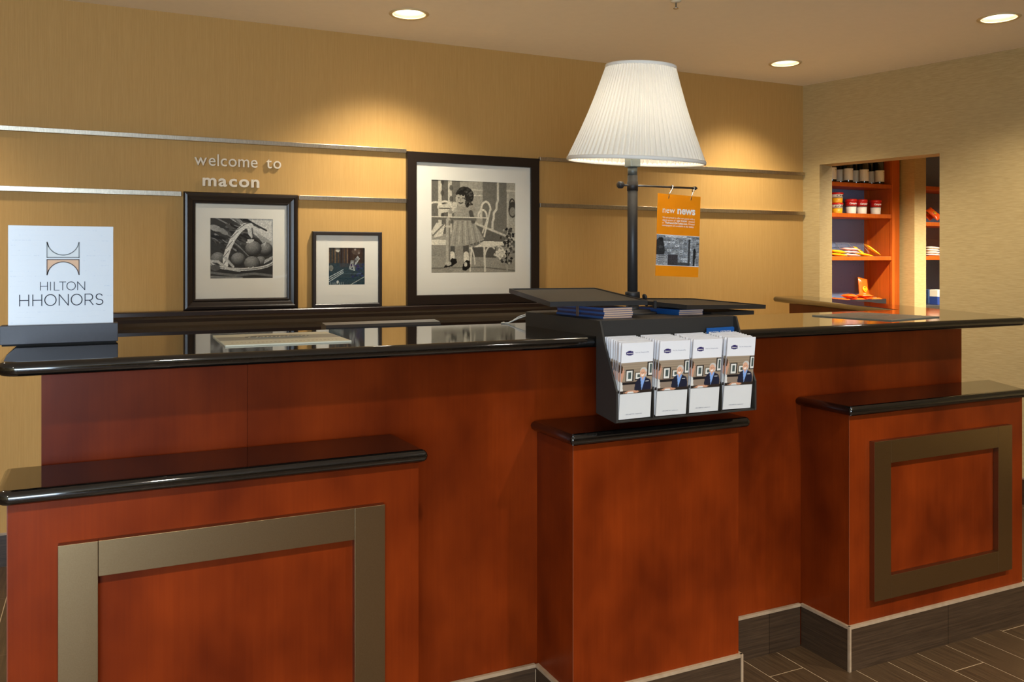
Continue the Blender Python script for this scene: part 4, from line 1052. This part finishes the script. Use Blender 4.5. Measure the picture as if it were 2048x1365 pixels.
obj('lower_cabinet', MB().box((UX0, YU + .01, 0), (UX1 - .0045, YBK, .942)), M_shelfwood, t, True)

# wallpapered column between the two units
CX0 = px_(1803); CY = CX0 / (on_y(1829, 500, 1).x); CX1 = on_y(1852, 500, CY).x
struct('wall_pantry_column', MB().box((CX0, CY, 0), (CX1, YBK + .1, ZC)), M_wallbeige)

VX0, VX1 = CX1 + .002, CX1 + 1.0
SZ2 = [pz_(1865, 373), pz_(1865, 444.5), pz_(1865, 512.5)]
t = thing('shelf_unit', 'second pantry shelf unit, past the wallpapered column', 'shelf', ((VX0 + VX1) / 2, 5.34, 0))
obj('back_panel', MB().box((VX0 + .0005, YBK, .9), (VX1, YBK + .012, 2.5)), M_dots, t, True)
for z in SZ2: obj('shelf', MB().box((VX0 + .0005, YU, z - STH), (VX1, YBK - .001, z), .003), M_shelfwood, t, True)
obj('side_panel', MB().box((VX1 + .0005, YU, 0), (VX1 + .025, YBK + .012, 2.5)), M_shelfwood, t, True)
obj('worktop', MB().box((VX0 + .0005, YU - .10, .932), (VX1, YBK - .001, .972), .003), M_pantrygrey, t, True)
obj('lower_cabinet', MB().box((VX0 + .0005, YU - .07, 0), (VX1, YBK, .932)), M_shelfwood, t, True)

# bottles
M_bottle = mat('dark_glass', (26, 28, 14), .06, spec=.8)
M_label = mat('bottle_label', (226, 214, 178), .6)
def bottle_proto():
    r = thing('wine_bottle', 'dark wine bottle with a cream label on the top pantry shelf', 'bottle', (0, 0, 0))
    obj('body', MB().lathe([(0, .004), (.03, 0), (.036, .004), (.0375, .012), (.0375, .175), (.035, .195), (.026, .215), (.0165, .235), (.0145, .25), (.0145, .285), (0, .285)], seg=28), M_bottle, r)
    obj('cap', MB().lathe([(.0146, .245), (.0158, .245), (.0158, .302), (.014, .304), (0, .304)], seg=20), mat('bottle_cap', (30, 26, 24), .4), r)
    lb = obj('label', MB().lathe([(.0378, .022), (.0381, .024), (.0381, .118), (.0378, .12)], seg=36), M_label, r)
    a = R(-75); obj('label_mark', MB().add([(.0384 * math.cos(a + d), .0384 * math.sin(a + d), z) for d, z in ((-.16, .094), (.16, .094), (.1, .108), (-.1, .108))], [(0, 1, 2, 3)]), mat('label_mark', (150, 140, 70), .6), lb)
    obj('label_mark', MB().add([(.0384 * math.cos(a + d), .0384 * math.sin(a + d), z) for d, z in ((-.08, .082), (.08, .082), (.08, .086), (-.08, .086))], [(0, 1, 2, 3)]), MATS['label_mark'], lb)
    return r
bp = bottle_proto(); first = True
for x, Y, lab in [(1663.5, 5.255, 0), (1696.5, 5.255, 0), (1728, 5.255, 0), (1759, 5.255, 0), (1681, 5.345, 1), (1712, 5.345, 1), (1743, 5.345, 1)]:
    o = bp if first else copy_tree(bp); first = False
    o.location = (px_(x, Y), Y, SZ[0] + .0003); o.rotation_euler = (0, 0, R(rs.uniform(-6, 6)))
    tag(o, 'dark wine bottle with a cream label, front row of the top pantry shelf' if not lab else 'dark wine bottle half hidden in the back row of the top shelf', 'bottle', 'wine bottles on the top pantry shelf')

# soup and pasta cups
def cup(name, label, group, loc, r0, h, low, band, text, tc, rot=0):
    t = thing(name, label, 'cup', loc, R(rot), group)
    obj('cup_body', MB().lathe([(0, 0), (r0 * .84, 0), (r0 * .86, .003), (r0 * .93, h * .52), (0, h * .52)], seg=28), low, t)
    obj('sleeve', MB().lathe([(0, h * .52), (r0 * .935, h * .52), (r0 * .97, h * .83), (0, h * .83)], seg=28), band, t)
    obj('lid', MB().lathe([(0, h * .83), (r0 * 1.03, h * .83), (r0 * 1.05, h * .87), (r0 * 1.0, h), (r0 * .9, h), (r0 * .86, h * .985), (0, h * .985)], seg=28), mat('red_lid', (206, 34, 24), .35), t)
    tx_ = fit_text(text, -1.0, 1.0, 0, bold=.03, shear=.2, res=2); rr_ = r0 * .99; hgt = h * .17
    lo, hi = bounds(tx_)
    tx_.v = [(rr_ * math.cos(R(-90) + p[0] * .95), rr_ * math.sin(R(-90) + p[0] * .95), h * .60 + (p[1] - lo[1]) / (hi[1] - lo[1]) * hgt) for p in tx_.v]
    obj('lettering', tx_, tc, t)
    obj('stripe', MB().lathe([(r0 * .925, h * .47), (r0 * .945, h * .475), (r0 * .95, h * .50), (r0 * .93, h * .52)], seg=28), mat('grey_stripe', (120, 110, 106), .5), t)
M_cupw = mat('cup_white', (236, 226, 208), .5); M_cupred = mat('cup_red', (198, 30, 26), .45); M_cupy = mat('cup_yellow', (240, 170, 24), .45); M_cupcream = mat('cup_cream', (236, 226, 206), .5); M_inkblack = mat('cup_ink', (50, 42, 40), .5)
for x in (1702, 1723, 1751): cup('soup_cup', 'red and white soup cup with a red lid on the pantry shelf', 'soup cups', (px_(x, 5.27), 5.27, SZ[1]), .046, .122, M_cupw, M_cupred, "Campbell's", M_whiteink, rs.uniform(-12, 12))
px0 = px_(1673.5, 5.27)
cup('pasta_cup', 'lower of two stacked yellow and white pasta cups with red lids', 'pasta cups', (px0, 5.27, SZ[1]), .050, .086, M_cupy, M_cupcream, 'CHEF', M_inkblack, -8)
cup('pasta_cup', 'upper of two stacked yellow and white pasta cups with red lids', 'pasta cups', (px0 + .002, 5.27, SZ[1] + .0862), .050, .086, M_cupy, M_cupcream, 'CHEF', M_inkblack, 6)

# packets: pillow bags with crimped ends
def pillow(w, l, h, seed=0, nx=10, ny=12):
    rp = random.Random(seed); mb = MB(); vs_ = []; 
    for s in (1, -1):
        for j in range(ny + 1):
            for i in range(nx + 1):
                u, v = i / nx * 2 - 1, j / ny * 2 - 1
                q = max(0, 1 - abs(u) ** 2.4) ** .6 * max(0, 1 - (abs(v) / .9) ** 4) ** .6 if abs(v) < .9 else 0
                wob = rp.uniform(-.12, .12) * h * q
                vs_.append((u * w / 2 * (1 - .04 * q), v * l / 2, s * (q * h / 2 + wob + .0004) + h / 2))
    n = (nx + 1) * (ny + 1); fs = []
    for s in range(2):
        for j in range(ny):
            for i in range(nx):
                a = s * n + j * (nx + 1) + i; q = (a, a + 1, a + nx + 2, a + nx + 1); fs.append(q if s == 0 else q[::-1])
    ed = [i for i in range(nx + 1)] + [(j + 1) * (nx + 1) + nx for j in range(ny)] + [ny * (nx + 1) + i for i in range(nx - 1, -1, -1)] + [j * (nx + 1) for j in range(ny - 1, 0, -1)]
    for k in range(len(ed)): a, b = ed[k], ed[(k + 1) % len(ed)]; fs.append((a, b, b + n, a + n))
    return mb.add(vs_, fs, True)
def packet(name, label, cat, group, loc, rot, w, l, h, m, patch=None, patch_size=(.5, .35), seed=0, text=None):
    t = thing(name, label, cat, loc, 0, group); t.rotation_euler = tuple(R(a) for a in rot)
    o = obj('wrapper', pillow(w, l, h, seed), m, t)
    if patch:
        p = MB().lathe([(1, 0), (.7, .06), (0, .10)], seg=20); p.v = [(q[0] * w / 2 * patch_size[0], q[1] * l / 2 * patch_size[1], h * 1.0 + q[2] * .02 + .0012) for q in p.v]
        obj('printed_patch', p, patch, o)
        sq = MB(); 
        for k in range(3): sq.box((-w * .16 + k * .004, l * (.05 - .06 * k), h + .003), (w * .14 - k * .004, l * (.075 - .06 * k), h + .0038))
        obj('printed_mark', sq, mat('brown_mark', (86, 50, 20), .5), o)
M_yel = mat('yellow_wrap', (244, 182, 18), .3); M_org = mat('orange_wrap', (236, 88, 20), .25); M_pinkw = mat('pink_wrap', (226, 176, 170), .3); M_purp = mat('purple_wrap', (52, 40, 92), .3); M_whitew = mat('white_wrap', (232, 222, 204), .35); M_redw = mat('red_wrap', (206, 60, 34), .3)
z3 = SZ[2]
def at3(x, Y): return px_(x, Y)
G3 = 'candy packets on the pantry shelf'
for k in range(2): packet('candy_packet', 'yellow candy packet stacked beside the pink ones' , 'packet', G3, (at3(1674, 5.29), 5.29, z3 + .001 + k * .026), (6, 0, 74 + 4 * k), .085, .14, .024, M_yel, M_whitew, (.6, .4), 10 + k)
for k in range(3): packet('candy_packet', 'pink and white candy packet in the middle of the candy shelf', 'packet', G3, (at3(1699, 5.29), 5.29, z3 + .001 + k * .024), (3, 0, 80 - 5 * k), .09, .15, .022, (M_whitew, M_pinkw, M_pinkw)[k], M_purp if k < 2 else M_redw, (.9, .16), 20 + k)
packet('candy_packet', 'yellow candy packet lying flat against the others', 'packet', G3, (at3(1727, 5.27), 5.27, z3 + .001), (8, 0, 84), .09, .13, .022, M_yel, M_whitew, (.5, .35), 31)
packet('candy_packet', 'yellow candy packet propped on top of the pile', 'packet', G3, (at3(1717, 5.31), 5.31, z3 + .040), (38, 0, 38), .09, .12, .020, M_yel, mat('brown_patch', (120, 78, 30), .5), (.45, .3), 32)
packet('candy_packet', 'yellow candy packet leaning at the open end of the shelf', 'packet', G3, (at3(1741, 5.27), 5.262, z3 + .050), (36, -8, 62), .10, .15, .020, M_yel, mat('brown_patch', (120, 78, 30), .5), (.45, .3), 33)
# clear acrylic bin behind the candy
t = thing('acrylic_bin', 'clear acrylic bin standing behind the candy packets', 'bin', (px_(1704, 5.38), 5.38, z3))
bw, bh, bd = .30, .115, .10
obj('bin_back', MB().box((-bw / 2, .04, .002), (bw / 2, .043, bh)), M_acrylic, t); obj('bin_base', MB().box((-bw / 2, -.05, 0), (bw / 2, .043, .002)), M_acrylic, t)
M_acedge = mat('acrylic_edge', (150, 150, 154), .2)
for x in (-bw / 2, -.005, bw / 2 - .003): 
    obj('bin_divider', MB().prism([(-.05, .002), (.039, .002), (.039, bh), (-.05, .03)], 'x', x, x + .003), M_acrylic, t)
    obj('bin_edge', MB().tube([(x + .0015, -.05, .03), (x + .0015, .04, bh)], .0016, 6), M_acedge, t)
obj('bin_edge', MB().tube([(-bw / 2, .041, bh), (bw / 2, .041, bh)], .0016, 6), M_acedge, t)

# black tray heaped with orange bags on the worktop
TX0, TX1 = px_(1640, 5.28), px_(1757, 5.28); tz = .972
t = thing('black_tray', 'black snack tray heaped with orange candy bags on the pantry worktop', 'tray', ((TX0 + TX1) / 2, 5.30, tz))
w2 = (TX1 - TX0) / 2; M_trayb = mat('tray_black', (40, 38, 40), .4)
for a, b in (((-w2, -.10, 0), (w2, .10, .004)), ((-w2, -.10, .004), (w2, -.094, .062)), ((-w2, .094, .004), (w2, .10, .062)), ((-w2, -.094, .004), (-w2 + .006, .094, .062)), ((w2 - .006, -.094, .004), (w2, .094, .062))):
    obj('tray_wall', MB().box(a, b), M_trayb, t)
for k in range(18):
    row, layer, i = ((k // 4) % 2, k // 8, k % 4) if k < 16 else (0, 2, k - 15)
    x = TX0 + .075 + (TX1 - TX0 - .15) * (i + (.25, -.1, .3)[layer] * (1 if i < 3 else 0)) / 3; y = 5.253 + .092 * row
    if layer == 1 and row == 1 and i == 2: continue      # the upright bag stands here
    packet('candy_bag', 'orange candy bag lying in the black snack tray', 'packet', 'orange candy bags in the tray', (x, y, tz + .005 + .034 * layer), (rs.uniform(0, 5), rs.uniform(-4, 4), 90 + rs.uniform(-9, 9)), .085, .125, .033, M_org, (M_yel, M_redw, M_whitew)[k % 3], (.35, .3), 50 + k)
packet('candy_bag', 'orange candy bag with a yellow oval, standing upright in the tray', 'packet', None, (px_(1726, 5.31), 5.325, tz + .135), (78, 10, 6), .125, .20, .035, M_org, M_yel, (.55, .28), 70)

# goods on the second unit
def v2(x, Y=5.27): return px_(x, Y)
for k in range(3): packet('snack_bag', 'orange-red snack bag leaning on the second shelf unit', 'packet', 'orange snack bags on the second unit', (v2(1862 + 4 * k), 5.40 - .055 * k, SZ2[1] + .072), (50, -24, 8), .085, .13, .026, (M_redw, M_org, M_org)[k], M_yel if k else None, (.4, .3), 80 + k)
for k in range(4): packet('snack_bar', 'white wrapped snack bar in a pile on the second shelf unit', 'packet', 'white snack bars on the second unit', (v2(1866 + rs.uniform(-2, 2)), 5.28, SZ2[2] + .001 + k * .021), (2, 0, 84 + rs.uniform(-8, 8)), .06, .17, .02, M_whitew, M_redw if k % 2 else None, (.5, .1), 90 + k)
t = thing('small_carton', 'small white and blue carton on the worktop of the second unit', 'box', (v2(1874, 5.20), 5.20, .972))
obj('carton_base', MB().box((-.045, -.04, 0), (.045, .04, .07), .002), mat('carton_blue', (38, 62, 132), .5), t); obj('carton_top', MB().box((-.045, -.04, .0702), (.045, .04, .13), .002), M_cupw, t)
t = thing('blue_carton', 'dark blue carton behind the white and blue one', 'box', (v2(1857, 5.36), 5.36, .972))
obj('carton_base', MB().box((-.05, -.035, 0), (.05, .035, .05), .002), mat('carton_dark', (34, 54, 88), .5), t); obj('carton_top', MB().box((-.05, -.035, .0502), (.05, .035, .125), .002), mat('carton_dark2', (40, 62, 98), .5), t)
t = thing('wire_bin', 'clear sneeze-guard bin behind the white snack bars', 'bin', (v2(1872, 5.40), 5.40, SZ2[2]))
obj('bin_panel', MB().box((-.12, .02, .002), (.12, .023, .15)), M_acrylic, t); obj('bin_base', MB().box((-.12, -.04, 0), (.12, .023, .002)), M_acrylic, t)
obj('bin_edge', MB().tube([(-.12, .0215, .15), (.12, .0215, .15)], .0016, 6), M_acedge, t)
